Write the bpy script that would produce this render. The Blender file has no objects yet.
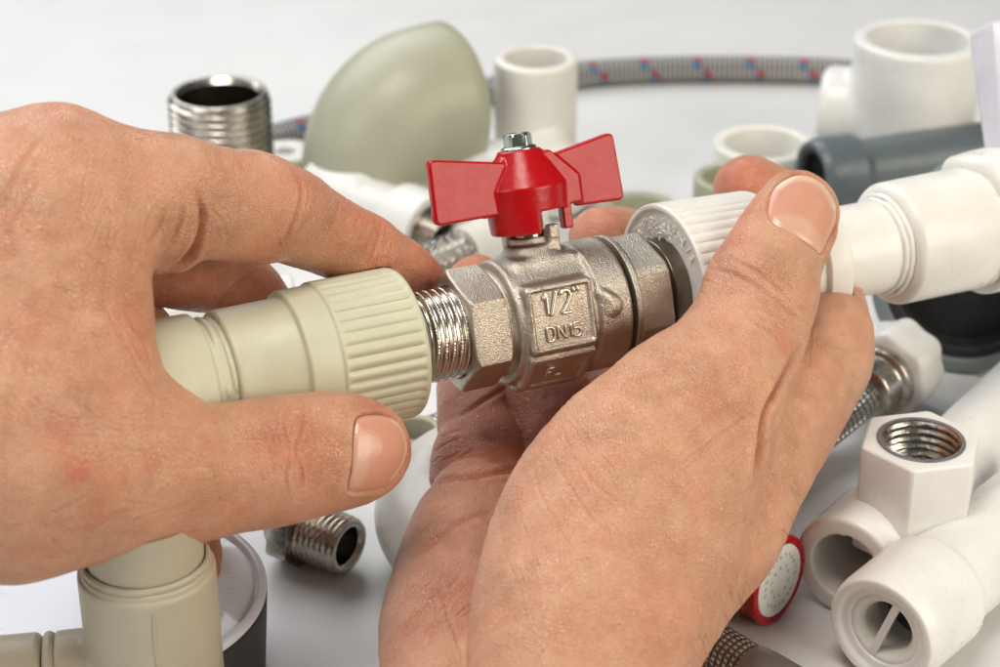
import bpy, bmesh, math, random, time
import numpy as np
import openvdb
from mathutils import Vector, Matrix
from mathutils.bvhtree import BVHTree
T00 = time.time()
random.seed(7); RNG = np.random.default_rng(11)
SC = bpy.context.scene
COL = SC.collection
S = 0.01                      # all shapes are written in centimetres
PITCH = math.radians(27.5); CAMH = 27.0; FPX = 2000.0
CAM = np.array([0.0, 0.0, CAMH])
RGT = np.array([1.0, 0, 0])
FWD = np.array([0, math.cos(PITCH), -math.sin(PITCH)])
UPV = np.array([0, math.sin(PITCH), math.cos(PITCH)])
MCW = np.stack([RGT, UPV, FWD], 1)        # view axes -> world
def c2w(p): return np.asarray(p, float) @ MCW.T + CAM
def d2w(v): return np.asarray(v, float) @ MCW.T
def PC(px, py, z): return np.array([(px-500)/FPX*z, (333.5-py)/FPX*z, z])
def PW(px, py, z): return c2w(PC(px, py, z))
def TW(px, py, h=0.0):
    d = d2w([(px-500)/FPX, (333.5-py)/FPX, 1.0]); k = (h-CAMH)/d[2]
    return CAM + d*k
def unit(v): v = np.asarray(v, float); return v/np.linalg.norm(v)

# ---------------------------------------------------------------- objects
def tag(o, label=None, cat=None, group=None, kind=None):
    if label: o['label'] = label
    if cat: o['category'] = cat
    if group: o['group'] = group
    if kind: o['kind'] = kind
    return o
def empty(name, loc_cm, label, cat, group=None):
    o = bpy.data.objects.new(name, None); COL.objects.link(o)
    o.location = Vector(np.asarray(loc_cm, float)*S); o.empty_display_size = .01
    return tag(o, label, cat, group)
def link_mesh(name, verts, faces, mat, parent=None, sharp=None, uvs=None, attr=None):
    """verts: world cm (N,3). The object's origin is placed at its parent's origin."""
    v = np.asarray(verts, float)*S
    org = np.array(parent.matrix_world.translation) if parent is not None else None
    if parent is not None:
        o0 = np.array(root_loc(parent))
    else:
        o0 = np.array([(v[:,0].min()+v[:,0].max())/2, (v[:,1].min()+v[:,1].max())/2, v[:,2].min()])
    me = bpy.data.meshes.new(name)
    v = v - o0
    if isinstance(faces, np.ndarray):
        n = len(faces); k = faces.shape[1]
        me.vertices.add(len(v)); me.vertices.foreach_set('co', v.astype(np.float32).ravel())
        me.loops.add(n*k); me.loops.foreach_set('vertex_index', faces.astype(np.int32).ravel())
        me.polygons.add(n)
        me.polygons.foreach_set('loop_start', np.arange(0, n*k, k, dtype=np.int32))
        me.update(calc_edges=True)
    else:
        me.from_pydata([tuple(x) for x in v], [], faces)
    if uvs is not None:
        ul = me.uv_layers.new(name='UVMap')
        li = np.zeros(len(me.loops), np.int32); me.loops.foreach_get('vertex_index', li)
        if len(uvs) == len(me.loops): ul.data.foreach_set('uv', np.asarray(uvs, np.float32).ravel())
        else: ul.data.foreach_set('uv', np.asarray(uvs, np.float32)[li].ravel())
    if attr is not None:
        for an, av in attr.items():
            a = me.color_attributes.new(an, 'FLOAT_COLOR', 'POINT')
            a.data.foreach_set('color', np.asarray(av, np.float32).ravel())
    me.polygons.foreach_set('use_smooth', [True]*len(me.polygons))
    me.validate(); me.update()
    if sharp is not None: me.set_sharp_from_angle(angle=math.radians(sharp))
    if isinstance(mat, (list, tuple)):
        for m in mat: me.materials.append(m)
    else: me.materials.append(mat)
    o = bpy.data.objects.new(name, me); COL.objects.link(o)
    if parent is not None:
        o.parent = parent
        o.location = (0, 0, 0)
    else: o.location = Vector(o0)
    return o
def root_loc(p):
    l = Vector((0, 0, 0))
    while p is not None: l = l + p.location; p = p.parent
    return l

def frame(axis, hint=(0, 0, 1)):
    a = unit(axis); h = np.asarray(hint, float)
    if abs(np.dot(a, unit(h))) > .99: h = np.array([0, 1.0, 0])
    v = unit(h - a*np.dot(a, h)); u = np.cross(v, a)
    return a, v, u          # axis, "up", side
def rounded(pts, closed=False):
    """polyline of (t, r[, bevel]) -> polyline with corners replaced by small arcs"""
    out = []; n = len(pts)
    for i, p in enumerate(pts):
        b = p[2] if len(p) > 2 else 0
        if b <= 0 or (not closed and i in (0, n-1)): out.append((p[0], p[1])); continue
        P = np.array(p[:2]); A = np.array(pts[i-1][:2]); B = np.array(pts[(i+1) % n][:2])
        la = np.linalg.norm(A-P); lb = np.linalg.norm(B-P)
        da = (A-P)/la; db = (B-P)/lb; bb = min(b, .49*la, .49*lb)
        for k in range(5):
            s = k/4; q = (1-s)**2*(P+da*bb) + 2*s*(1-s)*P + s*s*(P+db*bb)
            out.append((q[0], q[1]))
    return out
def lathe_geo(profile, org, axis, up=(0, 0, 1), segs=96, closed=False, rmod=None):
    pr = rounded(profile, closed); a, v, u = frame(axis, up)
    org = np.asarray(org, float); th = np.arange(segs)*2*math.pi/segs
    V = []; n = len(pr)
    dirs = np.cos(th)[:, None]*v + np.sin(th)[:, None]*u
    for (t, r) in pr:
        rr = np.full(segs, r) if rmod is None else rmod(t, r, th)
        V.append(org + a*t + dirs*rr[:, None])
    V = np.concatenate(V); F = []
    m = n if closed else n-1
    i = np.arange(segs); j = (i+1) % segs
    for k in range(m):
        k2 = (k+1) % n
        F.append(np.stack([k*segs+i, k2*segs+i, k2*segs+j, k*segs+j], 1))
    F = np.concatenate(F)
    return V, F
def lathe(name, profile, org, axis, mat, parent=None, sharp=38, **kw):
    V, F = lathe_geo(profile, org, axis, **kw)
    F = F[:, ::-1] if kw.get('flip') else F
    return link_mesh(name, V, F, mat, parent, sharp)
def rot_minimal(path):
    """parallel transport frames along a path"""
    path = np.asarray(path, float); T = np.gradient(path, axis=0); T /= np.linalg.norm(T, axis=1)[:, None]
    a, v, u = frame(T[0]); Vs = [v]
    for i in range(1, len(path)):
        v = Vs[-1] - T[i]*np.dot(T[i], Vs[-1]); Vs.append(unit(v))
    Vs = np.array(Vs); return path, T, Vs, np.cross(Vs, T)
def tube_geo(path, radii, segs=48, inner=None, uv=False):
    path, T, V, U = rot_minimal(path); n = len(path)
    th = np.arange(segs)*2*math.pi/segs
    radii = np.broadcast_to(np.asarray(radii, float), (n,))
    ring = lambda rad: (path[:, None] + (np.cos(th)[None, :, None]*V[:, None] + np.sin(th)[None, :, None]*U[:, None])*rad[:, None, None])
    R = ring(radii)
    if inner is not None:
        inner = np.broadcast_to(np.asarray(inner, float), (n,))
        R = np.concatenate([R, ring(inner)[::-1]]); closed = True
    else: closed = False
    m = len(R); i = np.arange(segs); j = (i+1) % segs; F = []
    for k in range(m if closed else m-1):
        k2 = (k+1) % m
        F.append(np.stack([k*segs+i, k2*segs+i, k2*segs+j, k*segs+j], 1))
    F = np.concatenate(F); Vv = R.reshape(-1, 3); uvs = None
    if uv:
        L = np.concatenate([[0], np.cumsum(np.linalg.norm(np.diff(path, axis=0), axis=1))])
        uvs = []
        for k in range(m-1):
            for q in range(segs):
                uvs += [(q/segs, L[k]), (q/segs, L[k+1]), ((q+1)/segs, L[k+1]), ((q+1)/segs, L[k])]
        uvs = np.array(uvs)
    return Vv, F, uvs
def catmull(P, n, closed=False):
    P = np.asarray(P, float); m = len(P); out = []
    if closed:
        ts = np.linspace(0, m, n, endpoint=False)
    else: ts = np.linspace(0, m-1, n)
    for t in ts:
        i = int(math.floor(t)); f = t-i
        if closed: g = lambda k: P[(i+k) % m]
        else:
            if i >= m-1: i, f = m-2, 1.0
            g = lambda k: P[i+k] if 0 <= i+k < m else (2*P[0]-P[1] if i+k < 0 else 2*P[-1]-P[-2])
        a, b, c, d = g(-1), g(0), g(1), g(2)
        out.append(.5*((2*b) + (c-a)*f + (2*a-5*b+4*c-d)*f*f + (3*b-a-3*c+d)*f**3))
    return np.array(out)

# ---------------------------------------------------------------- distance fields
class Field:
    def __init__(s, lo, hi, vox, A=None, org=None):
        """grid in local axes: local = (world-org) @ A  (A columns = local axes)"""
        s.lo = np.array(lo, float); s.vox = vox
        s.n = np.ceil((np.array(hi)-s.lo)/vox).astype(int)+1
        s.F = np.full(s.n, 1.0, np.float32); s.A = np.eye(3) if A is None else A
        s.org = np.zeros(3) if org is None else np.asarray(org, float)
    def sub(s, lo, hi):
        a = np.clip(np.floor((np.array(lo)-s.lo)/s.vox).astype(int), 0, s.n)
        b = np.clip(np.ceil((np.array(hi)-s.lo)/s.vox).astype(int)+1, 0, s.n)
        if np.any(b <= a): return None
        ax = [(s.lo[i]+np.arange(a[i], b[i])*s.vox).astype(np.float32) for i in range(3)]
        return (slice(a[0], b[0]), slice(a[1], b[1]), slice(a[2], b[2])), ax[0][:, None, None], ax[1][None, :, None], ax[2][None, None, :]
    def all(s): return s.sub(s.lo, s.lo+s.n*s.vox)
    def union(s, sl, d, k=0.0):
        a = s.F[sl]
        if k > 0:
            h = np.maximum(k-np.abs(a-d), 0); s.F[sl] = np.minimum(a, d) - h*h*(.25/k)
        else: s.F[sl] = np.minimum(a, d)
    def cut(s, sl, d, k=0.0):           # removes the inside of d
        a = s.F[sl]; d = -d
        if k > 0:
            h = np.maximum(k-np.abs(a-d), 0); s.F[sl] = np.maximum(a, d) + h*h*(.25/k)
        else: s.F[sl] = np.maximum(a, d)
    def chain(s, pts, k=.3, flat=None, res=None, cut=False):
        """pts: rows (x,y,z,r). flat=(normal, factor) squashes the section along normal"""
        P = np.asarray(pts, float)
        if len(P) > 2: P = catmull(P, res or (len(P)*4))
        M = np.eye(3)
        if flat is not None:
            m = unit(flat[0]); M = M + (1/flat[1]-1)*np.outer(m, m)
        Q = P[:, :3] @ M.T; R = P[:, 3]
        pad = k+.12
        lo = (P[:, :3]-R[:, None]).min(0)-pad; hi = (P[:, :3]+R[:, None]).max(0)+pad
        g = s.sub(lo, hi)
        if g is None: return
        sl, X, Y, Z = g
        D = np.full(s.F[sl].shape, 1.0, np.float32)
        off = [sl[i].start for i in range(3)]
        for i in range(max(len(P)-1, 1)):
            j = min(i+1, len(P)-1)
            l2 = np.minimum(P[i, :3]-R[i], P[j, :3]-R[j])-pad; h2 = np.maximum(P[i, :3]+R[i], P[j, :3]+R[j])+pad
            g2 = s.sub(l2, h2)
            if g2 is None: continue
            sl2, x, y, z = g2
            x, y, z = x*M[0, 0]+y*M[0, 1]+z*M[0, 2], x*M[1, 0]+y*M[1, 1]+z*M[1, 2], x*M[2, 0]+y*M[2, 1]+z*M[2, 2]
            a = Q[i]; b = Q[j]-Q[i]; bb = max(float(b@b), 1e-9)
            x = x-a[0]; y = y-a[1]; z = z-a[2]
            h = np.clip((x*b[0]+y*b[1]+z*b[2])/bb, 0, 1)
            d = np.sqrt((x-h*b[0])**2+(y-h*b[1])**2+(z-h*b[2])**2) - (R[i]+(R[j]-R[i])*h)
            ls = tuple(slice(sl2[q].start-off[q], sl2[q].stop-off[q]) for q in range(3))
            D[ls] = np.minimum(D[ls], d)
        (s.cut if cut else s.union)(sl, D, k)
    def cyl(s, c, axis, t0, t1, r, k=0, rd=.05, r1=None, cut=False):
        """capped cylinder / cone from c+axis*t0 to c+axis*t1"""
        c = np.asarray(c, float); a = unit(axis); r1 = r if r1 is None else r1
        R = max(r, r1); e = c+a*t0; f = c+a*t1
        g = s.sub(np.minimum(e, f)-R-k-.15, np.maximum(e, f)+R+k+.15)
        if g is None: return
        sl, X, Y, Z = g; X = X-c[0]; Y = Y-c[1]; Z = Z-c[2]
        t = X*a[0]+Y*a[1]+Z*a[2]; rr = np.sqrt(np.maximum(X*X+Y*Y+Z*Z-t*t, 0))
        h = np.clip((t-t0)/(t1-t0), 0, 1)
        qx = rr-(r+(r1-r)*h)+rd; qt = np.abs(t-(t0+t1)/2)-(t1-t0)/2+rd
        d = np.sqrt(np.maximum(qx, 0)**2+np.maximum(qt, 0)**2)+np.minimum(np.maximum(qx, qt), 0)-rd
        (s.cut if cut else s.union)(sl, d.astype(np.float32), k)
    def box(s, c, ax, half, k=0, rd=.05, cut=False):
        c = np.asarray(c, float); ax = [unit(q) for q in ax]; R = np.linalg.norm(half)
        g = s.sub(c-R-k-.1, c+R+k+.1)
        if g is None: return
        sl, X, Y, Z = g; X = X-c[0]; Y = Y-c[1]; Z = Z-c[2]
        q = [np.abs(X*e[0]+Y*e[1]+Z*e[2])-h+rd for e, h in zip(ax, half)]
        d = np.sqrt(np.maximum(q[0], 0)**2+np.maximum(q[1], 0)**2+np.maximum(q[2], 0)**2)+np.minimum(np.maximum(np.maximum(q[0], q[1]), q[2]), 0)-rd
        (s.cut if cut else s.union)(sl, d.astype(np.float32), k)
    def mesh(s):
        G = np.clip(s.F, -.4, .4)
        g = openvdb.FloatGrid(.4); g.copyFromArray(np.ascontiguousarray(G))
        p, q = g.convertToQuads(0.0)
        p = np.asarray(p, float)*s.vox+s.lo
        return p @ s.A.T + s.org, np.asarray(q, np.int64)
    def build(s, name, mat, parent=None, world=None, **kw):
        p, q = s.mesh()
        if world is not None: p = world(p)
        # outward orientation
        q = orient(p, q)
        return link_mesh(name, p, q, mat, parent, **kw)
def orient(p, q):
    a = p[q[:, 0]]; b = p[q[:, 1]]; c = p[q[:, 2]]; d = p[q[:, 3]]
    vol = np.einsum('ij,ij->i', a, np.cross(b, c)).sum() + np.einsum('ij,ij->i', a, np.cross(c, d)).sum()
    return q if vol > 0 else q[:, ::-1].copy()
def sd_poly(x, y, P):
    """2-D signed distance to a closed polygon, x,y broadcastable"""
    P = np.asarray(P, float); n = len(P)
    d = np.full(np.broadcast(x, y).shape, 1e9); sg = np.ones(d.shape)
    for i in range(n):
        a = P[i]; b = P[i-1]; e = b-a
        wx = x-a[0]; wy = y-a[1]
        h = np.clip((wx*e[0]+wy*e[1])/max(e@e, 1e-12), 0, 1)
        d = np.minimum(d, (wx-e[0]*h)**2+(wy-e[1]*h)**2)
        c1 = y >= a[1]; c2 = y < b[1]; c3 = e[0]*wy > e[1]*wx
        fl = (c1 & c2 & c3) | (~c1 & ~c2 & ~c3)
        sg = np.where(fl, -sg, sg)
    return sg*np.sqrt(d)

# ---------------------------------------------------------------- materials
class NT:
    def __init__(s, name):
        s.m = bpy.data.materials.new(name); s.m.use_nodes = True
        s.t = s.m.node_tree; s.b = s.t.nodes['Principled BSDF']
    def n(s, typ, **kw):
        o = s.t.nodes.new(typ)
        for k, v in kw.items():
            if k.startswith('i_'):
                key = k[2:]; key = int(key) if key.isdigit() else key.replace('_', ' ')
                s.set(o.inputs[key], v)
            else: setattr(o, k, v)
        return o
    def set(s, inp, v):
        if isinstance(v, bpy.types.NodeSocket): s.t.links.new(v, inp)
        elif isinstance(v, bpy.types.Node): s.t.links.new(v.outputs[0], inp)
        else: inp.default_value = v
    def p(s, **kw):
        for k, v in kw.items(): s.set(s.b.inputs[k.replace('_', ' ')], v)
        return s
    def co(s): return s.n('ShaderNodeTexCoord').outputs['Object']
    def noise(s, scale, detail=3, rough=.55, vec=None, dist=0):
        return s.n('ShaderNodeTexNoise', i_Vector=vec or s.co(), i_Scale=scale, i_Detail=detail, i_Roughness=rough, i_Distortion=dist).outputs['Fac']
    def ramp(s, fac, stops, mode='LINEAR'):
        r = s.n('ShaderNodeValToRGB', i_Fac=fac); e = r.color_ramp.elements; r.color_ramp.interpolation = mode
        while len(e) > 1: e.remove(e[-1])
        e[0].position = stops[0][0]; e[0].color = col(stops[0][1])
        for q, c in stops[1:]: k = e.new(q); k.color = col(c)
        return r.outputs[0]
    def mix(s, fac, a, b, mode='MIX'):
        o = s.n('ShaderNodeMix', data_type='RGBA', blend_type=mode)
        s.set(o.inputs[0], fac); s.set(o.inputs[6], col(a)); s.set(o.inputs[7], col(b)); return o.outputs[2]
    def math(s, op, a, b=0.0, c=None):
        o = s.n('ShaderNodeMath', operation=op); s.set(o.inputs[0], a); s.set(o.inputs[1], b)
        if c is not None: s.set(o.inputs[2], c)
        return o.outputs[0]
    def bump(s, h, dist, strength=1.0, prev=None):
        o = s.n('ShaderNodeBump', i_Height=h, i_Distance=dist, i_Strength=strength)
        if prev is not None: s.set(o.inputs['Normal'], prev)
        return o.outputs[0]
def col(c):
    if isinstance(c, (tuple, list)) and len(c) == 3: return (*c, 1.0)
    if isinstance(c, (int, float)): return (c, c, c, 1.0)
    return c
M = {}
def plastic(key, c, rough=.38, sss=.25, spec=.5, dirt=.06, scale=.002, grain=.35):
    k = NT(key); n1 = k.noise(60, 4); n2 = k.noise(420, 3)
    dark = tuple(x*(1-dirt*2.2) for x in c)
    base = k.mix(k.ramp(n1, [(.35, 0.0), (.75, 1.0)]), c, dark)
    specks = k.ramp(k.noise(2600, 1), [(.74, 0.0), (.80, 1.0)])
    base = k.mix(k.math('MULTIPLY', specks, .02), base, tuple(x*.45 for x in c))
    k.p(Base_Color=base, Roughness=k.ramp(n2, [(.3, rough-.06), (.8, rough+.1)]), Subsurface_Weight=sss,
        Subsurface_Scale=scale, Specular_IOR_Level=spec)
    k.b.inputs['Subsurface Radius'].default_value = (1, .9, .75)
    b = k.bump(k.noise(900, 3), .00005*grain*2); b = k.bump(k.noise(70, 2), .0006*grain, prev=b)
    k.p(Normal=b); M[key] = k.m; return k
plastic('white_plastic', (.82, .815, .785), .32, .35, grain=.12)
plastic('cream_plastic', (.81, .795, .735), .32, .35, grain=.12)
plastic('beige_plastic', (.62, .615, .455), .42, .25, dirt=.05)
plastic('sage_plastic', (.43, .43, .315), .40, .2, dirt=.04)
plastic('taupe_plastic', (.50, .46, .345), .46, .2, dirt=.05)
plastic('grey_plastic', (.115, .14, .15), .36, .02)
plastic('slate_plastic', (.20, .235, .235), .36, .02, dirt=.04)
plastic('lilac_plastic', (.66, .64, .70), .22, .3)
k = NT('rubber_black'); k.p(Base_Color=k.ramp(k.noise(200), [(.3, .012), (.8, .03)]), Roughness=.5); M['rubber'] = k.m
k = NT('black_case'); k.p(Base_Color=(.028, .027, .025, 1), Roughness=.5, Normal=k.bump(k.noise(1500), .00005)); M['black_case'] = k.m
# cast, sand-blasted nickel plated brass
k = NT('cast_nickel')
g = k.noise(2600, 3, .65); g2 = k.noise(240, 4, .6); g3 = k.n('ShaderNodeTexVoronoi', i_Vector=k.co(), i_Scale=3500).outputs['Distance']
k.p(Metallic=1.0, Base_Color=k.mix(k.ramp(g2, [(.3, 0.0), (.75, 1.0)]), (.62, .575, .50), (.44, .39, .31)),
    Roughness=k.ramp(g, [(.25, .26), (.75, .46)]))
k.p(Normal=k.bump(g3, .00012, .85, k.bump(g, .00010, .85))); M['cast'] = k.m
k = NT('relief_nickel'); k.p(Metallic=1.0, Base_Color=(.70, .65, .56, 1), Roughness=k.ramp(k.noise(1500), [(.3, .24), (.8, .4)])); M['relief'] = k.m
k = NT('turned_nickel'); w = k.noise(3500, 2)
k.p(Metallic=1.0, Base_Color=(.66, .63, .58, 1), Roughness=k.ramp(w, [(.3, .12), (.8, .3)]), Normal=k.bump(w, .00003)); M['turned'] = k.m
k = NT('machined_steel'); k.p(Metallic=1.0, Base_Color=k.mix(k.ramp(k.noise(150, 4), [(.4, 0.0), (.7, 1.0)]), (.60, .56, .50), (.40, .36, .30)), Roughness=k.ramp(k.noise(900), [(.3, .16), (.8, .36)])); M['steel'] = k.m
k = NT('shaded_bore_steel'); k.p(Metallic=1.0, Base_Color=(.20, .165, .13, 1), Roughness=.3); M['bore'] = k.m  # steel darkened so the colour carries the shade inside bores
k = NT('zinc_bolt'); k.p(Metallic=1.0, Base_Color=k.mix(k.noise(500), (.55, .62, .55), (.36, .42, .38)), Roughness=.24, Normal=k.bump(k.noise(900, 3), .00008)); M['bolt'] = k.m
# red enamel with scratches
k = NT('red_enamel')
sc = k.n('ShaderNodeTexNoise', i_Vector=k.n('ShaderNodeMapping', i_Vector=k.co(), i_Rotation=(.3, .8, .4), i_Scale=(1800, 120, 500)), i_Scale=1.0, i_Detail=2.0, i_Distortion=.6).outputs['Fac']
sm = k.ramp(sc, [(.70, 0.0), (.745, 1.0)]); sp = k.ramp(k.noise(900, 2), [(.70, 0.0), (.76, 1.0)])
mk = k.math('MAXIMUM', k.math('MULTIPLY', sm, .3), k.math('MULTIPLY', sp, .35))
k.p(Base_Color=k.mix(mk, (.43, .003, .006), (.18, .02, .02)), Roughness=k.ramp(k.noise(300, 4), [(.3, .22), (.8, .34)]), Specular_IOR_Level=.42,
    Normal=k.bump(mk, .00004, .5, k.bump(k.noise(500, 2), .00006))); M['red'] = k.m
k = NT('hemp_sealant'); k.p(Base_Color=k.mix(k.noise(1400, 3), (.90, .87, .83), (.78, .74, .69)), Roughness=.8, Normal=k.bump(k.noise(2500, 3), .0002)); M['hemp'] = k.m
k = NT('white_paper_disc'); k.p(Base_Color=(.84, .84, .81, 1), Roughness=.45); M['disc'] = k.m
k = NT('grey_ink'); k.p(Base_Color=(.40, .43, .38, 1), Roughness=.6); M['ink'] = k.m
k = NT('pale_ink'); k.p(Base_Color=(.66, .74, .87, 1), Roughness=.25, Coat_Weight=.6, Coat_Roughness=.05); M['ink2'] = k.m
k = NT('gauge_dial'); k.p(Base_Color=(.78, .85, .95, 1), Roughness=.25, Coat_Weight=.6, Coat_Roughness=.05); M['dial'] = k.m
k = NT('gauge_bezel'); k.p(Base_Color=(.74, .80, .90, 1), Roughness=.18, Coat_Weight=.5); M['bezel'] = k.m
# braided hose: UV u round, v along in cm
def braid(key, flecks, dark, light, rough=.35, nb=26, pitch=2.2):
    k = NT(key); uv = k.n('ShaderNodeTexCoord').outputs['UV']; xyz = k.n('ShaderNodeSeparateXYZ', i_Vector=uv)
    u, v = xyz.outputs[0], xyz.outputs[1]
    A = k.math('ADD', k.math('MULTIPLY', u, nb), k.math('MULTIPLY', v, pitch)); B = k.math('SUBTRACT', k.math('MULTIPLY', u, nb), k.math('MULTIPLY', v, pitch))
    wa = k.math('PINGPONG', A, .5); wb = k.math('PINGPONG', B, .5)
    chk = k.math('ABSOLUTE', k.math('SUBTRACT', wa, wb))
    h = k.math('MULTIPLY', chk, 2.0)
    base = k.mix(k.ramp(h, [(.1, 0.0), (.75, 1.0)]), dark, light)
    if flecks:
        for off, c in ((0.0, (.02, .22, .42)), (.11, (.45, .03, .05))):
            q = k.math('FRACT', k.math('ADD', k.math('ADD', k.math('MULTIPLY', v, 1/2.05), k.math('MULTIPLY', u, 1.0)), off))
            m1 = k.math('LESS_THAN', q, .11)
            m2 = k.math('GREATER_THAN', k.math('FRACT', k.math('ADD', k.math('MULTIPLY', u, 5.0), off*4)), .45)
            base = k.mix(k.math('MULTIPLY', m1, m2), base, c)
    k.p(Base_Color=base, Metallic=.75 if not flecks else .45, Roughness=rough, Normal=k.bump(h, .0006)); M[key] = k.m
braid('hose_braid', True, (.09, .085, .08), (.76, .73, .68), .35, 11, 2.6)
braid('steel_braid', False, (.12, .12, .12), (.80, .79, .76), .22, 14, 3.0)
k = NT('hose_sleeve'); k.p(Base_Color=(.22, .22, .22, 1), Roughness=.3, Metallic=.6); M['sleeve'] = k.m
k = NT('matt_white_table'); n1 = k.noise(9, 4)
k.p(Base_Color=k.mix(k.ramp(n1, [(.3, 0.0), (.8, 1.0)]), (.73, .73, .725), (.69, .69, .68)), Roughness=k.ramp(k.noise(40, 3), [(.3, .34), (.8, .5)]), Specular_IOR_Level=.45,
    Normal=k.bump(k.noise(1200, 2), .00003)); M['table'] = k.m
# ---------------------------------------------------------------- camera, light
cam = bpy.data.cameras.new('camera'); co = bpy.data.objects.new('camera', cam); COL.objects.link(co); SC.camera = co
co.location = Vector(CAM*S); co.rotation_euler = (math.pi/2-PITCH, 0, 0)
cam.sensor_width = 36; cam.lens = 72.0; cam.clip_start = .01; cam.clip_end = 50
cam.dof.use_dof = True; cam.dof.focus_distance = .43; cam.dof.aperture_fstop = 18
W = bpy.data.worlds.new('World'); SC.world = W; W.use_nodes = True
wt = W.node_tree; bg = wt.nodes['Background']
tc = wt.nodes.new('ShaderNodeTexCoord'); sx = wt.nodes.new('ShaderNodeSeparateXYZ'); wt.links.new(tc.outputs['Generated'], sx.inputs[0])
rp = wt.nodes.new('ShaderNodeValToRGB'); wt.links.new(sx.outputs[2], rp.inputs[0])
e = rp.color_ramp.elements; e[0].position = 0; e[0].color = (.20, .16, .12, 1); e[1].position = .9; e[1].color = (.62, .66, .72, 1)
x = e.new(.30); x.color = (.30, .27, .24, 1)
wt.links.new(rp.outputs[0], bg.inputs[0]); bg.inputs[1].default_value = .21
def area(name, loc, target, size, sy, power, color):
    l = bpy.data.lights.new(name, 'AREA'); l.shape = 'RECTANGLE'; l.size = size*S; l.size_y = sy*S; l.energy = power; l.color = color
    o = bpy.data.objects.new(name, l); COL.objects.link(o); o.location = Vector(np.array(loc, float)*S)
    o.rotation_euler = (Vector(target)-Vector(loc)).to_track_quat('-Z', 'Y').to_euler(); return o
MID = (0, 39, 6)
area('softbox_key', np.array(MID)+d2w(unit([.79, .12, -.60]))*85, MID, 60, 50, 4.9, (1, .91, .77))
area('window_light', (-52, 125, 86), (0, 42, 3), 120, 90, 12.0, (.95, .975, 1.0))
area('side_fill', (-72, 2, 55), (0, 40, 4), 50, 50, 2.6, (.97, .98, 1.0))
area('overhead_light', (-12, 22, 95), (0, 40, 4), 45, 35, 5.5, (1, .955, .89))
SC.view_settings.view_transform = 'Standard'; SC.view_settings.look = 'None'; SC.view_settings.exposure = 0; SC.view_settings.gamma = 1

# ---------------------------------------------------------------- table
tb = link_mesh('table', [(-150, -60, 0), (150, -60, 0), (150, 260, 0), (-150, 260, 0)], [(0, 1, 2, 3)], M['table'])
tag(tb, 'smooth matt white table top the fittings are spread on', kind='structure')

# ---------------------------------------------------------------- axis of the held assembly
AX_C = unit([.897, .183, .407]); O_C = PC(451, 332, 44.0)
s0 = np.array([-.13, .985, 0.0]); s0[2] = -(s0[0]*AX_C[0]+s0[1]*AX_C[1])/AX_C[2]
UP_C = unit(s0); NN_C = np.cross(UP_C, AX_C)
if NN_C[2] > 0: NN_C = -NN_C
AX, UP, NN = d2w(AX_C), d2w(UP_C), d2w(NN_C); O = c2w(O_C)
LOC = np.stack([AX, UP, NN], 1)               # local (t, s, n) -> world
def at(t, s=0, n=0): return O + AX*t + UP*s + NN*n
hand_side = np.linalg.det(LOC)

wc = at(2.2, 3.0, .36); vd = unit(CAM-wc); WREF = unit(2*NN*np.dot(NN, vd)-vd)
print('wing reflects towards', WREF, 'key at', unit(d2w([.80, .30, -.60])))
# ---- valve
valve = empty('ball_valve', at(2.5, -1.5), 'nickel plated ball valve marked DN15 with a red butterfly handle, held between both hands', 'ball valve')
def hexd(X, Y, Z, t0, t1, ap, ch=.12):
    """hexagonal prism along t, a corner pointing up (s)"""
    q = np.maximum(np.maximum(np.abs(Z), np.abs(Z*.5+Y*.8660)), np.abs(Z*.5-Y*.8660))-ap
    qt = np.abs(X-(t0+t1)/2)-(t1-t0)/2
    rr = np.sqrt(Y*Y+Z*Z)
    cone = (rr-ap*1.155+ch+(qt)*1.2)*.64
    rd = .05
    a = np.maximum(q+rd, cone+rd); b = qt+rd
    return (np.sqrt(np.maximum(a, 0)**2+np.maximum(b, 0)**2)+np.minimum(np.maximum(a, b), 0)-rd).astype(np.float32)
f = Field((-.2, -1.75, -1.75), (5.6, 2.35, 1.85), .026, LOC, O)
ax_ = (1, 0, 0)
f.cyl((0, 0, 0), ax_, .6, 1.4, 1.12, 0, .1)
f.cyl((0, 0, 0), ax_, 1.05, 3.77, 1.40, .22, .10)
f.cyl((0, 0, 0), ax_, 3.0, 3.775, 1.49, .15, .035)
for ang in (0, 50, -50, 100, -100, 150, 210):       # flat raised cast panels round the body
    c, s_ = math.cos(math.radians(ang)), math.sin(math.radians(ang))
    nrm = np.array([0, s_, c]); tan = np.array([0, c, -s_])
    if ang in (0, -50, -100, 210, 150):
        f.box(np.array([2.02, 0, 0])+nrm*.8+(tan*.10 if ang == 0 else 0), (ax_, tan, nrm), (.82, .60 if ang else .76, .74), .10, .12)
f.box((2.15, .95, .15), (ax_, (0, 1, 0), (0, 0, 1)), (.80, .42, .62), .2, .16)
for ang, h, w in ((0, .63, .70), (-50, .42, .62)):
    c, s_ = math.cos(math.radians(ang)), math.sin(math.radians(ang)); nrm = np.array([0, s_, c]); tan = np.array([0, c, -s_])
    f.box(np.array([2.02, 0, 0])+nrm*1.62+(tan*.11 if ang == 0 else 0), (ax_, tan, nrm), (w, h, .145), .04, .05, cut=True)
f.cyl((2.2, 0, 0), (0, 1, 0), .9, 1.62, .80, .22, .08, r1=.58)
f.cyl((2.2, 0, 0), (0, 1, 0), 1.5, 1.78, .46, .06, .04)
f.box((2.52, 1.62, .42), (ax_, (0, 1, 0), (0, 0, 1)), (.145, .30, .16), .05, .05)
f.box((2.52, 1.86, .50), (ax_, (0, 1, 0), (0, 0, 1)), (.13, .16, .12), .03, .05)
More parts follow.
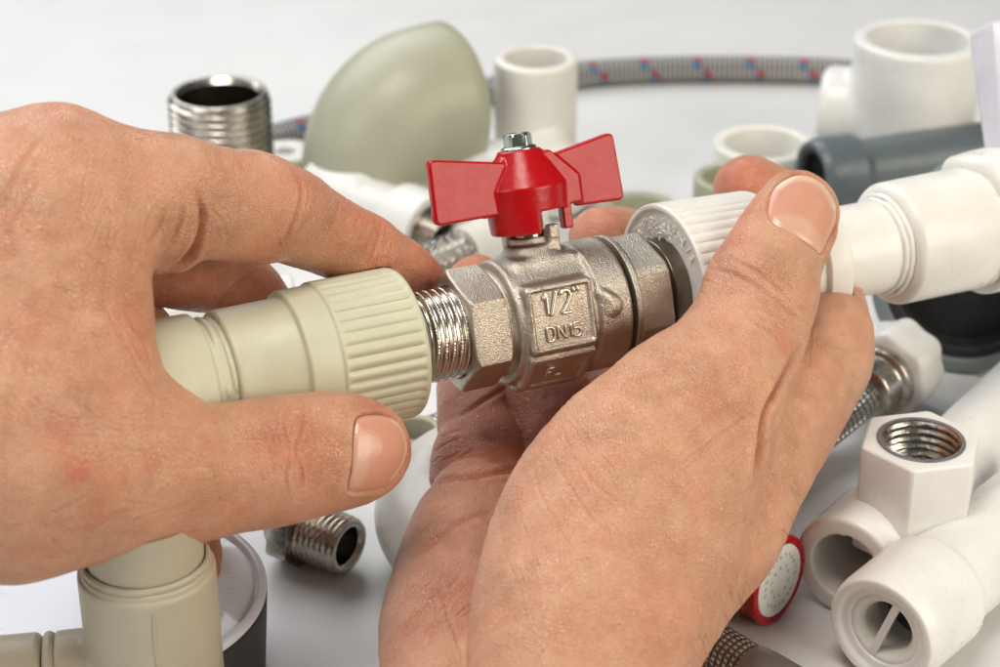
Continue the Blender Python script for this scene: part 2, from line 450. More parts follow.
f.box((1.8, 1.62, -.28), (ax_, (0, 1, 0), (0, 0, 1)), (.12, .3, .14), .05, .05)
# small cast marks: casting gate at the right of the panel, round stamp on the neck
f.cyl((3.28, .12, 1.22), (0, .0, 1), 0, .30, .20, .12, .05)
f.chain([(3.05, .42, 1.38, .10), (3.2, .30, 1.43, .12), (3.32, .1, 1.45, .12)], .1)
sl, X, Y, Z = f.all()
f.union(sl, hexd(X, Y, Z, 0, .92, 1.2), .04)
f.cut(sl, np.maximum(np.abs(np.sqrt(Y*Y+Z*Z)-1.52)-.045, np.abs(X-3.765)-.012).astype(np.float32), .02)
# bore at the left end
f.cyl((0, 0, 0), ax_, -.3, .75, 1.02, .04, .02, cut=True)
f.cyl((0, 0, 0), ax_, -.3, .12, 1.12, .03, .02, r1=1.0, cut=True)
body = f.build('valve_body', M['cast'], valve)
# end cap: ring + hexagon
f = Field((3.9, -1.75, -1.75), (5.6, 1.75, 1.75), .026, LOC, O)
f.cyl((0, 0, 0), ax_, 3.775, 4.06, 1.50, 0, .035)
f.cyl((0, 0, 0), ax_, 4.0, 4.6, 1.22, .05, .05)
sl, X, Y, Z = f.all(); f.union(sl, np.maximum(hexd(X, Y, Z, 4.03, 4.95, 1.26, .10), np.sqrt(Y*Y+Z*Z)-1.41).astype(np.float32), .03)
f.cyl((0, 0, 0), ax_, 4.3, 5.6, 1.08, 0, .02, cut=True)
f.build('end_cap', M['cast'], valve)
# gate stamp ring on the neck
def ring_geo(center, nrm, r, w, h, segs=40, arc=2*math.pi, a0=0):
    a, v, u = frame(nrm, (0, 0, 1)); V = []; n = segs
    prof = [(r-w, -h), (r-w*.6, h*.8), (r, h), (r+w*.6, h*.8), (r+w, -h)]
    for i in range(n+1):
        th = a0+arc*i/n
        for (rr, hh) in prof: V.append(np.asarray(center)+(v*math.cos(th)+u*math.sin(th))*rr+a*hh)
    F = []
    for i in range(n):
        for k in range(4): F.append((i*5+k, i*5+k+1, (i+1)*5+k+1, (i+1)*5+k))
    return np.array(V), F
n_ = unit(NN*.995+UP*.10)
V, F = ring_geo(at(1.00, .10, 1.135), n_, .15, .018, .022, arc=5.6, a0=-2.2)
link_mesh('round_stamp', V, F, M['cast'], valve)
# lettering on the panels
def text_mesh(name, txt, size, origin, xdir, ydir, depth, mat, parent, bevel=0.0, align='CENTER', space=1.0, offset=0.0, cut_ang=None):
    cu = bpy.data.curves.new(name, 'FONT'); cu.body = txt; cu.size = size; cu.extrude = depth; cu.bevel_depth = bevel; cu.bevel_resolution = 2
    cu.align_x = align; cu.align_y = 'CENTER'; cu.space_character = space; cu.offset = offset; cu.resolution_u = 6
    o = bpy.data.objects.new(name, cu); COL.objects.link(o); bpy.context.view_layer.update()
    me = bpy.data.meshes.new_from_object(o.evaluated_get(bpy.context.evaluated_depsgraph_get()))
    bpy.data.objects.remove(o); v = np.zeros(len(me.vertices)*3); me.vertices.foreach_get('co', v); v = v.reshape(-1, 3)
    F = [tuple(p.vertices) for p in me.polygons]; bpy.data.meshes.remove(me)
    xd, yd = unit(xdir), unit(ydir); zd = np.cross(xd, yd)
    W_ = np.asarray(origin)+v[:, :1]*xd+v[:, 1:2]*yd+v[:, 2:3]*zd
    return link_mesh(name, W_, F, mat, parent, 30)
zs = 1.475
GLY = {'1': ([[(0, .70), (.17, 1.0), (.17, 0)]], .30), '/': ([[(0, -.06), (.36, 1.06)]], .50),
       '2': ([[(0, .78), (.08, .93), (.25, 1), (.42, .93), (.48, .76), (.42, .56), (.02, .0), (.52, 0)]], .66),
       '"': ([[(0, 1.06), (0, .80)], [(.2, 1.06), (.2, .80)]], .3), 'D': ([[(0, 0), (0, 1), (.30, 1), (.47, .82), (.5, .5), (.47, .18), (.30, 0), (0, 0)]], .72),
       'N': ([[(0, 0), (0, 1), (.5, 0), (.5, 1)]], .72), '5': ([[(.50, 1), (.05, 1), (.03, .56), (.2, .64), (.38, .59), (.49, .42), (.47, .2), (.32, .03), (.12, 0), (0, .12)]], .6),
       'F': ([[(0, 0), (0, 1), (.46, 1)], [(0, .52), (.36, .52)]], .66), '_': ([[(0, .02), (.5, .02)]], .6)}
def relief(name, txt, h, org, xd, yd, rad, mat, parent, w=1.0):
    """raised cast lettering: round-backed strokes"""
    zd = np.cross(unit(xd), unit(yd)); zd = zd if np.dot(zd, CAM-org) > 0 else -zd
    tot = sum(GLY[c][1] for c in txt)*h*w; x0 = -tot/2; Vs, Fs, cnt = [], [], 0
    for c in txt:
        for st in GLY[c][0]:
            P = np.array([(x0+a*h*w, b*h) for a, b in st]); Q = []
            for a, b in zip(P[:-1], P[1:]):
                m = max(int(np.linalg.norm(b-a)/.02), 2); Q += [a+(b-a)*q/m for q in range(m)]
            Q = np.array(Q+[P[-1]])
            for it in range(2): Q[1:-1] = (Q[:-2]+2*Q[1:-1]+Q[2:])/4
            Q3 = np.asarray(org)+Q[:, :1]*unit(xd)+Q[:, 1:2]*unit(yd)+zd*.028
            rr_ = np.full(len(Q), rad); rr_[0] = rr_[-1] = rad*.2
            if len(Q) > 4: rr_[1] = rr_[-2] = rad*.75
            V, F, _ = tube_geo(Q3, rr_, 14); Vs.append(V); Fs += [tuple(int(z)+cnt for z in f_) for f_ in F]; cnt += len(V)
        x0 += GLY[c][1]*h*w
    return link_mesh(name, np.concatenate(Vs), Fs, mat, parent, None)
relief('size_mark', '1/2"', .50, at(2.06, .17, zs), AX, UP, .043, M['relief'], valve, 1.06)
relief('diameter_mark', 'DN15', .31, at(2.04, -.39, zs), AX, UP, .029, M['relief'], valve, 1.20)
c50, s50 = math.cos(math.radians(-50)), math.sin(math.radians(-50))
nr = NN*c50+UP*s50; tn = UP*c50-NN*s50
relief('foundry_mark', 'F_', .34, at(1.95)+nr*1.475-tn*.18, AX, tn, .036, M['relief'], valve, 1.1)
# stem + handle
stem = lathe('stem', [(1.6, .001), (1.6, .34), (2.6, .34), (2.6, .001)], at(2.2), UP, M['turned'], valve, segs=40)
HC = np.array([2.2, 0, 0])
hd = Field((-.5, 1.5, -1.15), (4.95, 4.05, 1.15), .026, LOC, O)
sl, X, Y, Z = hd.all()
tt = X-2.2
rr = np.sqrt(tt*tt+Z*Z)
prof = [(0, 1.66), (.92, 1.66), (.95, 2.95), (.50, 3.70), (0, 3.70)]
prof2 = [(-a, b) for a, b in prof[::-1]][1:-1]
d = sd_poly(rr, Y, [(-.6, 1.62), (.86, 1.62), (.93, 2.90), (.47, 3.72), (-.6, 3.72)])+.06
d = np.where(d > 0, d, d)-.06
rd = .07
P_ = [(-.9, 1.88+rd), (.86-rd, 1.88+rd), (.93-rd, 2.90-rd*.2), (.47-rd*.5, 3.72-rd), (-.9, 3.72-rd)]
d = sd_poly(rr, Y, P_)-rd
hd.union(sl, d.astype(np.float32))
def wing(poly, n0, n1, rd=.06):
    dd = sd_poly(X, Y, poly)+rd
    qn = np.abs(Z-(n0+n1)/2)-(n1-n0)/2+rd
    w = np.sqrt(np.maximum(dd, 0)**2+np.maximum(qn, 0)**2)+np.minimum(np.maximum(dd, qn), 0)-rd
    hd.union(sl, np.broadcast_to(w, hd.F.shape).astype(np.float32), .05)
def rpoly(P, r):
    return rounded([(a, b, r) for a, b in P], closed=True)
wing(rpoly([(1.5, 2.38), (-.16, 2.38), (-.14, 3.84), (1.75, 3.50)], .16), .12, .36)
wing(rpoly([(2.9, 2.30), (4.52, 2.24), (4.42, 3.80), (2.7, 3.50)], .16), .12, .36)
wing(rpoly([(2.9, 2.36), (3.42, 2.36), (3.42, 3.0), (2.75, 3.66), (2.5, 3.6)], .08), -.16, .44)
wing(rpoly([(1.5, 2.36), (.98, 2.36), (.98, 3.0), (1.65, 3.60), (1.9, 3.5)], .08), -.16, .30)
inner = np.maximum(rr-.70, Y-2.42); hd.cut(sl, inner.astype(np.float32), .03)
def cbox(t0, t1, s0, s1, n0, n1):
    c = np.array([(t0+t1)/2, (s0+s1)/2, (n0+n1)/2]); hd.box(c, np.eye(3), ((t1-t0)/2, (s1-s0)/2, (n1-n0)/2), .03, .03, cut=True)
cbox(2.12, 3.3, .9, 2.36, -1.2, 1.2)
hd.box((3.0, 2.12, .30), np.eye(3), (.115, .28, .14), .04, .04)
hd.cyl((2.2, 0, 0), (0, 1, 0), 3.2, 3.9, .2, 0, .01, cut=True)
h = hd.build('handle', M['red'], valve)
# bolt on top of the handle
ta = (3.70)
lathe('bolt_washer', [(ta, .001), (ta, .40, .02), (ta+.05, .41, .02), (ta+.10, .36, .03), (ta+.10, .001)], at(2.2), UP, M['bolt'], h, segs=48)
def hexmod(rc):
    def f_(t, r, th):
        a = (th+.3) % (math.pi/3)-math.pi/6; ap = rc*.866/np.cos(a)
        return np.minimum(ap, r) if r > .01 else np.full_like(th, r)
    return f_
lathe('bolt_head', [(ta+.09, .001), (ta+.09, .33), (ta+.32, .33), (ta+.39, .27, .02), (ta+.36, .17, .02), (ta+.35, .001)], at(2.2), UP, M['bolt'], h, segs=120, rmod=hexmod(.325), sharp=25)

# ---- threads
def thread_profile(t0, t1, R, pitch, depth, n=18):
    ts = np.linspace(t0, t1, max(int((t1-t0)/pitch*n), 8))
    return ts
def threaded(name, t0, t1, R, pitch, depth, org, axis, mat, parent, inner=None, knurl=0.0, up=(0, 0, 1), segs=160, chamfer=.08, sharp=None):
    ts = np.linspace(t0, t1, int((t1-t0)/pitch*14)+2)
    prof = [(t, R) for t in ts]
    if inner is not None: prof = [(t0, inner)]+prof+[(t1, inner)]
    else: prof = [(t0, .001)]+prof+[(t1, .001)]
    def rm(t, r, th):
        if r < R*.99: return np.full_like(th, r)
        ph = ((t/pitch-th/(2*math.pi)) % 1.0); tri = np.abs(ph-.5)*2
        v = np.clip((tri-.12)*1.35, 0, 1)
        v = v*v*(3-2*v)*.4+v*.6
        x = R-depth*v
        if knurl: x = x-knurl*(tri < .16)*(np.sin(th*90) > 0)
        e_ = min(t-t0, t1-t); x = np.minimum(x, R-depth*1.02+max(e_, 0)*depth/chamfer) if e_ < chamfer else x
        return x
    return lathe(name, prof, org, axis, mat, parent, segs=segs, rmod=rm, up=up, sharp=sharp, closed=(inner is not None))

# ---- beige side
OB = O-AX*.60
bei = empty('beige_threaded_adapter', at(-3, -1.6), 'pale beige plastic adapter with ribbed collar, its nickel thread screwed into the valve', 'pipe fitting')
threaded('male_thread', -.25, 1.25, 1.02, .185, .105, OB, AX, M['turned'], bei, inner=.78, knurl=.02, up=UP, segs=360)
def ribs(R, n, g, t0, t1, sharp=.5):
    def rm(t, r, th):
        if r < R*.93 or t < t0 or t > t1: return np.full_like(th, r)
        c = np.abs(np.sin(th*n/2))
        e_ = np.clip(min(t-t0, t1-t)/.12, 0, 1)
        return r-g*(1-c**sharp)*e_
    return rm
R1 = 1.66
pr = [(-.62, .95), (-.56, R1-.16, .04), (-.60, R1-.04, .05), (-.70, R1, .03)]+[(t, R1) for t in np.linspace(-.8, -2.42, 26)]+[(-2.50, R1, .03), (-2.56, 1.60, .03)]+[(-2.60, 1.60), (-3.22, 1.585, .05), (-3.27, 1.47, .03), (-3.29, 1.455), (-4.55, 1.44), (-4.72, 1.43, .08), (-4.74, 1.30, .05), (-4.74, .9)]
lathe('collar', pr, OB, AX, M['beige_plastic'], bei, segs=540, rmod=ribs(R1, 38, .085, -2.5, -.68, .55), up=UP, sharp=50)
# melted weld beads between adapter and elbow socket
def bead(name, t, R, w, mat, parent, seed=0, amp=.03, org=None, axis=None, up=None):
    r_ = np.random.default_rng(seed); ph = r_.uniform(0, 6.28, 8); fr = np.array([2, 3, 5, 8, 13, 21, 34, 47]); am = np.array([1, .8, .7, .5, .4, .3, .2, .15])*amp*.4
    prof = [(t+w*math.cos(a)*-1, R+w*.9*math.sin(a)) for a in np.linspace(0, math.pi, 11)]
    def rm(tt, r, th):
        wv = sum(a*np.sin(f_*th+p) for a, f_, p in zip(am, fr, ph)); return r+wv*((r-R)/w*.8+.3)
    return lathe(name, prof, OB if org is None else org, AX if axis is None else axis, mat, parent, rmod=rm, up=UP if up is None else up, segs=240, sharp=60)
lathe('pipe', [(-5.4, 1.15), (-5.4, 1.30), (-4.70, 1.30), (-4.70, 1.15)], OB, AX, M['beige_plastic'], bei, up=UP)
bead('weld_bead', -4.80, 1.25, .085, M['beige_plastic'], bei, 1)
bead('weld_bead', -4.97, 1.25, .085, M['beige_plastic'], bei, 2, .04)
bead('weld_bead', -5.10, 1.25, .060, M['beige_plastic'], bei, 3)
lathe('elbow_socket', [(-5.16, 1.15), (-5.14, 1.36, .04), (-5.22, 1.47, .05), (-6.55, 1.50), (-6.60, 1.515, .01), (-6.68, 1.52), (-7.9, 1.52, .2), (-8.2, 1.3, .2), (-8.2, .01)], OB, AX, M['beige_plastic'], bei, up=UP, segs=128)

# ---- white side
OW = O-AX*.55
whi = empty('white_pipe_run', at(9, -1.6), 'white plastic pipe with ribbed adapter and coupling, joined to the right end of the valve', 'pipe fitting')
R2 = 2.0
pr = [(6.5, .9), (6.03, 1.14), (6.02, R2-.17, .03), (5.95, R2-.13, .03), (5.95, R2-.02, .03), (6.03, R2, .02)]+[(t, R2-.035*(t-6)) for t in np.linspace(6.08, 8.4, 30)]+[(8.45, R2-.1, .02), (8.55, 1.62, .06), (9.45, 1.55), (9.5, 1.70, .04), (10.12, 1.68, .06), (10.2, 1.5, .04), (10.2, .9)]
lathe('ribbed_adapter', pr, OW, AX, M['cream_plastic'], whi, segs=540, rmod=ribs(R2, 46, .075, 6.0, 8.43, .4), up=UP, sharp=50)
lathe('metal_insert', [(4.8, .7), (4.8, 1.05), (5.6, 1.09), (5.66, 1.20, .02), (6.05, 1.20), (6.05, .7)], OW, AX, M['bore'], whi, up=UP)  # dark steel paints in the shade of the joint crevice
# hemp shreds caught at the joint
r_ = np.random.default_rng(5); Vh, Fh = [], []
for i in range(100):
    th = r_.normal(-.12, .33) if i < 100 else r_.uniform(.6, 1.9); rr_ = r_.uniform(1.26, 1.72) if i < 100 else r_.uniform(1.14, 1.26); t_ = 5.99-r_.uniform(0, .07)
    L_ = r_.uniform(.07, .22); dth = r_.normal(0, .7)
    p0 = np.array([t_, rr_*math.cos(th), rr_*math.sin(th)]); dr = unit([r_.normal(0, .12), -math.sin(th)+r_.normal(0, .5), math.cos(th)+r_.normal(0, .5)])
    p1 = p0+dr*L_*.5+np.array([-.03, 0, 0]); p2 = p0+dr*L_+np.array([r_.uniform(-.04, .03), 0, 0])
    pts = catmull([p0, p1, p2], 6) @ LOC.T + OW
    v_, f_, _ = tube_geo(pts, np.array([.006, .018, .020, .018, .012, .004])*r_.uniform(.4, 1.2), 5)
    Fh += [tuple(q+len(Vh)*0+sum(len(z) for z in Vh)) for q in f_]; Vh.append(v_)
link_mesh('sealing_hemp', np.concatenate(Vh), Fh, M['hemp'], whi)
# raised letters on the collar's front face
for i, ch in enumerate('20x1/2'):
    th = math.radians(20+i*8.2); rr_ = 1.60
    rad = UP*math.cos(th)+NN*math.sin(th); tan = -UP*math.sin(th)+NN*math.cos(th)
    text_mesh('size_letter', ch, .26, at(5.465)+rad*rr_, tan, rad, .022, M['cream_plastic'], whi, .006)
lathe('pipe', [(9.6, .8), (9.6, 1.13), (12.6, 1.13), (12.6, .8)], OW, AX, M['cream_plastic'], whi, up=UP)
bead('weld_bead', 12.02, 1.13, .09, M['cream_plastic'], whi, 7, .02, OW)
bead('weld_bead', 12.15, 1.20, .09, M['cream_plastic'], whi, 8, .02, OW)
lathe('coupling', [(12.3, 1.0), (12.19, 1.30, .04), (12.25, 1.42, .05), (12.36, 1.51, .06), (14.6, 1.53), (14.7, 1.50, .05), (14.75, 1.35), (14.75, .9)], OW, AX, M['cream_plastic'], whi, up=UP, segs=128)
bead('weld_bead', 14.80, 1.42, .10, M['cream_plastic'], whi, 9, .05, OW)
# elbow with its upper branch
f = Field((14.7, -2.6, -2.2), (20, 6.3, 2.2), .06, LOC, OW)
eup = unit([-.04, .99, .0])
f.cyl((0, 0, 0), ax_, 14.92, 16.6, 1.72, 0, .12)
f.chain([(16.4, 0, 0, 1.62), (16.5, .2, 0, 1.62)], .3)
f.cyl((16.4, 0, 0), eup, 0, 1.72, 1.60, .5, .16)
f.build('elbow', M['cream_plastic'], whi)
def facet8(t, r, th):
    a = (th+.2) % (math.pi/4)-math.pi/8; return r*(.965/np.cos(a)) if r > .9 else np.full_like(th, r)
base = at(15.85)+(AX*eup[0]+UP*eup[1])*1.5
top = PW(1010, 36, 51.2)
lathe('plug', [(-.3, .001), (-.3, .62), (.2, .68), (np.linalg.norm(top-base)-.12, 1.02, .03), (np.linalg.norm(top-base), .98, .03), (np.linalg.norm(top-base), .001)], base, top-base, M['lilac_plastic'], whi, segs=128, rmod=facet8, sharp=20)
# ================================================================ things lying on the table
Z3 = np.array([0, 0, 1.0])
def hdir(px0, py0, px1, py1, h):
    """horizontal direction between two points seen at height h"""
    d = TW(px1, py1, h)-TW(px0, py0, h); d[2] = 0; return unit(d)
def world_field(pts, pad, vox=.06):
    P = np.array(pts); return Field(P.min(0)-pad, P.max(0)+pad, vox)
def hollow_ring(name, px, py, h, R, r, mat, label, cat, group=None, flare=0.0, parent=None):
    c = TW(px, py, h); c[2] = 0
    o = lathe(name, [(0.0, R, .08), (h, R+flare, .10), (h, r, .08), (0.0, r*.96, .05)], c, Z3, mat, parent, segs=96, closed=True, sharp=50)
    return tag(o, label, cat, group) if parent is None else o

# steel nipple standing behind the left hand
c = TW(219, 92, 4.2); c[2] = 0; rt = 1.66
nip = empty('threaded_nipple', c, 'large steel threaded nipple standing upright behind the left hand', 'pipe fitting')
lathe('hex_collar', [(0, 1.3), (0, 1.78, .05), (1.35, 1.80, .08), (1.55, 1.62), (1.55, 1.3)], c, Z3, M['steel'], nip, closed=True, sharp=30)
threaded('thread', 1.5, 4.2, rt, .26, .14, c, Z3, M['steel'], nip, inner=1.36, chamfer=.22, segs=120)
lathe('bore', [(.2, 1.35), (3.98, 1.35)], c, Z3, M['bore'], nip, segs=96)  # liner whose dark colour stands for shade inside the nipple

# big sage elbow
c0 = TW(379, 209, 0); D = unit([.84, .54, 0])
el = []; path = []
Rb = 1.9
for t in np.linspace(0, 1, 5): path.append(c0+Z3*(t*1.5))
for a in np.linspace(0, 1, 16)[1:]: th = a*math.pi/2; path.append(c0+Z3*(1.5+Rb*math.sin(th))+D*Rb*(1-math.cos(th)))
path.append(path[-1]+D*.45); path.append(path[-1]+D*.45); path.append(path[-1]+D*.12)
path = np.array(path); n = len(path); rad = np.full(n, 2.48); rad[:5] = 2.58; rad[-3:-1] = 2.50; rad[-1] = 2.38
V, F, _ = tube_geo(path, rad, 96, inner=rad-.45)
tag(link_mesh('plastic_elbow', V, F, M['sage'] if 'sage' in M else M['sage_plastic'], None, 50), 'big smooth sage green plastic elbow standing behind the valve', 'pipe elbow')

# small pale fitting between nipple and elbow
hollow_ring('plastic_ring', 286, 150, 1.1, 1.0, .3, M['cream_plastic'], 'short off-white ring between the steel nipple and the big sage elbow', 'pipe fitting')

# white elbow with socket facing the camera
c = TW(536, 57, 4.7); b0 = c.copy(); b0[2] = 0
hd_ = unit([.30, -.95, 0]); hc = b0+Z3*1.35
f = world_field([b0, c, hc+hd_*3.0], 1.9)
f.cyl(b0, Z3, .1, 4.7, 1.38, 0, .12); f.cyl(hc, hd_, 0, 2.9, 1.22, .25, .10)
f.cyl(b0, Z3, 1.2, 5.2, 1.02, 0, .02, cut=True); f.cyl(hc, hd_, .8, 3.4, .66, 0, .02, cut=True)
tag(f.build('plastic_elbow', M['cream_plastic']), 'white plastic elbow standing upright beside the big sage elbow, one socket facing front', 'pipe elbow')

# rounded white cap behind the left wing of the handle
c = TW(487, 182, .9); c[2] = 0
f = world_field([c], 3.0); f.cyl(c+Z3*1.15, unit([1, .1, 0]), -1.3, 1.1, 1.15, 0, .5); f.cyl(c+Z3*1.15, unit([.2, -1, 0]), 0, 1.6, 1.0, .3, .2); f.cyl(c+Z3*1.15, unit([.2, -1, 0]), .6, 2, .7, 0, .02, cut=True)
tag(f.build('plastic_elbow', M['white_plastic']), 'small rounded white fitting lying just behind the left wing of the red handle', 'pipe elbow')

# braided hose at the back
hp = [TW(x, y, .5) for x, y in ((900, 84), (850, 73), (790, 70), (715, 69), (650, 70), (585, 74), (520, 84), (450, 100), (370, 118), (300, 131), (240, 150), (200, 175))]
hp = catmull(hp, 90); V, F, uv = tube_geo(hp, .50, 32, uv=True)
tag(link_mesh('braided_hose', V, F, M['hose_braid'], None, None, uvs=uv), 'grey braided hose with red and blue flecks curving along the back', 'hose')

# large white tee, top right
c = TW(919, 37, 5.2); b0 = c.copy(); b0[2] = 0; bd = unit([-.96, .28, 0]); m = b0+Z3*2.4
f = world_field([b0, c, m+bd*3.6], 2.4, .07)
f.cyl(b0, Z3, .05, 5.2, 2.12, 0, .16); f.cyl(m, bd, 0, 3.05, 1.45, .25, .35); f.cyl(b0, Z3, 1, 7, 1.66, 0, .03, cut=True); f.cyl(m, bd, 1, 4, 1.05, 0, .03, cut=True)
tag(f.build('plastic_tee', M['white_plastic']), 'large white plastic tee standing upright in front of the hose end', 'pipe tee')

# rings lying flat
hollow_ring('plastic_ring', 764, 142, 2.0, 1.68, 1.28, M['cream_plastic'], 'wide white ring standing behind the thumb of the right hand', 'pipe fitting')
hollow_ring('plastic_ring', 731, 176, 1.5, 1.22, .92, M['sage_plastic'], 'pale green ring half hidden by the fingertip above the white adapter', 'pipe fitting')
hollow_ring('plastic_ring', 640, 206, .75, 1.25, .9, M['sage_plastic'], 'low pale green ring behind the finger at the right wing of the handle', 'pipe fitting')

# grey pipe fitting with a socket, lying behind the thumb
a0 = TW(811, 177, 1.9); gd = unit([.945, .33, 0])
g = empty('drain_pipe', a0-[0, 0, 1.9], 'grey plastic drain pipe with a wider socket lying behind the right thumb', 'pipe')
lathe('socket', [(.12, .92), (0, 1.0, .05), (0, 1.12, .06), (.28, 1.22, .08), (1.5, 1.23, .1), (1.75, 1.0, .1), (7.0, 1.0), (7.0, .85), (1.8, .85), (1.3, .92)], a0, gd, M['grey_plastic'], g, closed=True, segs=96, sharp=40)
lathe('rubber_seal', [(.10, .78, .03), (.06, .98, .04), (.5, .98, .03), (.5, .78, .03)], a0, gd, M['rubber'], g, closed=True, segs=64)

# big grey socket facing the camera
c = TW(962, 293, 2.55); ad = unit([.30, .94, 0])
g = empty('drain_pipe', c-[0, 0, 2.5], 'wide grey drain pipe socket, black inside, opening below the white coupling', 'pipe')
R = 2.52
lathe('socket', [(0, R-.42, .06), (0, R-.04, .08), (.35, R+.03, .1), (.9, R, .1), (3.2, R-.05), (3.6, R-.45, .2), (5.2, R-.45), (5.2, R-.7), (3.5, R-.7), (3.2, R-.36), (.5, R-.40, .1)], c, ad, M['slate_plastic'], g, closed=True, segs=128, sharp=40)
lathe('rubber_seal', [(.25, R-.70, .05), (.18, R-.42, .05), (.9, R-.42), (.95, R-.7, .05)], c, ad, M['rubber'], g, closed=True, segs=96)
lathe('inner_plug', [(1.0, .001), (1.1, R-.9), (1.0, R-.36), (1.4, R-.36), (1.4, .001)], c, ad, M['rubber'], g, segs=96)

# white lobed knob with steel ring and braided hose
kc = TW(893, 368, 1.25); kd = -unit([-.62, -.62, 0]); kd = unit(TW(853, 404, 1.1)-TW(893, 368, 1.25)); kd[2] = -.05; kd = unit(kd)
g = empty('hose_connector', kc-[0, 0, 1.2], 'white lobed plastic nut on the steel end of a braided hose', 'hose connector')
def lobes(t, r, th): return np.full_like(th, r) if r < .9 else r*(1+.055*np.cos(th*7))
lathe('lobed_nut', [(-.9, .01), (-.9, .62), (-.85, 1.10, .12), (.1, 1.26, .12), (.55, 1.22, .2), (.62, .9, .1), (.62, .01)], kc, kd, M['white_plastic'], g, segs=140, rmod=lobes, sharp=50)
lathe('steel_ring', [(.5, .01), (.5, .80), (.62, .98, .05), (.92, 1.0, .05), (1.0, .82, .04), (1.6, .78, .05), (1.7, .55), (1.7, .01)], kc, kd, M['steel'], g, segs=72)
p0 = kc+kd*1.6; p3 = TW(742, 480, .55)
hp = catmull([p0-kd*.2, p0+kd*.6+[0, 0, -.15], TW(812, 440, .6), TW(780, 462, .56), p3, TW(690, 500, .55)], 40); V, F, uv = tube_geo(hp, .50, 32, uv=True)
link_mesh('hose', V, F, M['steel_braid'], g, None, uvs=uv)

# white tee with a hexagonal metal-threaded branch
e0 = TW(838, 566, 1.28); e1 = TW(1010, 398, 1.15); rd_ = unit(e1-e0)
hx = TW(921, 440, 3.9); hx2 = hx.copy(); hx2[2] = 0
q = np.dot(hx2-e0, rd_); foot = e0+rd_*q; foot[2] = 0
# the run passes below the hexagon
e0 = e0+(hx2-foot)*.22*np.array([1, 1, 0])
t_hex = np.dot(hx2-e0, rd_)
g = empty('plastic_tee', [hx2[0], hx2[1], 0], 'white plastic tee with an upright hexagonal branch and metal thread inside', 'pipe tee')
f = world_field([e0, e0+rd_*(t_hex+3.2), hx], 1.9, .055)
f.cyl(e0, rd_, .0, 1.95, 1.27, 0, .10); f.cyl(e0, rd_, 1.6, t_hex+1.0, 1.15, .10, .10)
f.cyl(e0, rd_, t_hex+.9, t_hex+2.9, 1.17, .10, .1); f.cyl(hx2, Z3, .9, 2.2, 1.1, .25, .05)
f.cyl(e0, rd_, -.5, t_hex+3.5, .84, 0, .02, cut=True)
f.build('tee_body', M['white_plastic'], g)
def hexm(t, r, th):
    if r < 1.0: return np.full_like(th, r)
    a = (th-.31) % (math.pi/3)-math.pi/6; return np.minimum(r*.866/np.cos(a), r*.985)
lathe('hex_branch', [(1.25, 1.05), (1.25, 1.44, .05), (3.86, 1.44, .04), (3.9, 1.40, .02), (3.9, .99), (3.2, .99)], hx2, Z3, M['white_plastic'], g, closed=True, segs=180, rmod=hexm, sharp=25)
lathe('insert_rim', [(3.3, .90), (3.93, .90, .02), (3.93, 1.0, .02), (3.3, 1.0)], hx2, Z3, M['rubber'] if 0 else M['sleeve'], g, closed=True, segs=72)
ts = np.linspace(2.0, 3.93, 110)
lathe('inner_thread', [(t, .93) for t in ts]+[(3.90, .96), (2.0, .97)], hx2, Z3, M['steel'], g, closed=True, segs=96,
      rmod=lambda t, r, th: (r-.09*np.abs(((t/.20-th/(2*math.pi)) % 1)-.5)*2 if r < .95 else np.full_like(th, r)))
lathe('pipe', [(0, .9), (0, 1.02), (8, 1.02), (8, .9)], e0+rd_*(t_hex+2.0), rd_, M['white_plastic'], g, closed=True, segs=64)

# white fitting at the lower right, bar across its mouth
e0 = TW(880, 633, 1.35); e1 = TW(1000, 535, 1.35); rd2 = unit(e1-e0)
g = empty('check_valve', e0-[0, 0, 1.35], 'white plastic fitting at the front edge with a thin bar across its round mouth', 'pipe fitting')
lathe('shell', [(.25, .80), (.12, .86, .04), (.10, 1.02, .04), (.0, 1.10, .04), (-.02, 1.26, .06), (.25, 1.34, .1), (2.1, 1.36, .12), (2.35, 1.16, .12), (8, 1.16), (8, .8)], e0, rd2, M['white_plastic'], g, closed=True, segs=128, sharp=50)
lathe('inner_ring', [(.35, .58, .04), (.15, .72, .08), (.18, .90, .05), (.6, .92), (.9, .60)], e0, rd2, M['cream_plastic'], g, closed=True, segs=96)
lathe('inner_plug', [(1.5, .01), (1.5, .85), (1.9, .85), (1.9, .01)], e0, rd2, M['grey_plastic'], g, segs=48)
bar_d = unit(PW(898, 608, 45.2)-PW(860, 655, 45.2)); bar_d = unit(bar_d-rd2*np.dot(bar_d, rd2)); bx = np.cross(bar_d, rd2)
V = [e0+rd2*(.16+.10*k)+bar_d*sy*.80+bx*sx*.085 for k in (0, 1) for sy in (-1, 1) for sx in (-1, 1)]
link_mesh('cross_bar', np.array(V), [(0, 1, 3, 2), (4, 6, 7, 5), (0, 2, 6, 4), (1, 5, 7, 3), (0, 4, 5, 1), (2, 3, 7, 6)], M['cream_plastic'], g, 30)

# second white pipe coming in from the right edge, behind the hexagon
p0 = TW(1000, 372, 2.0)

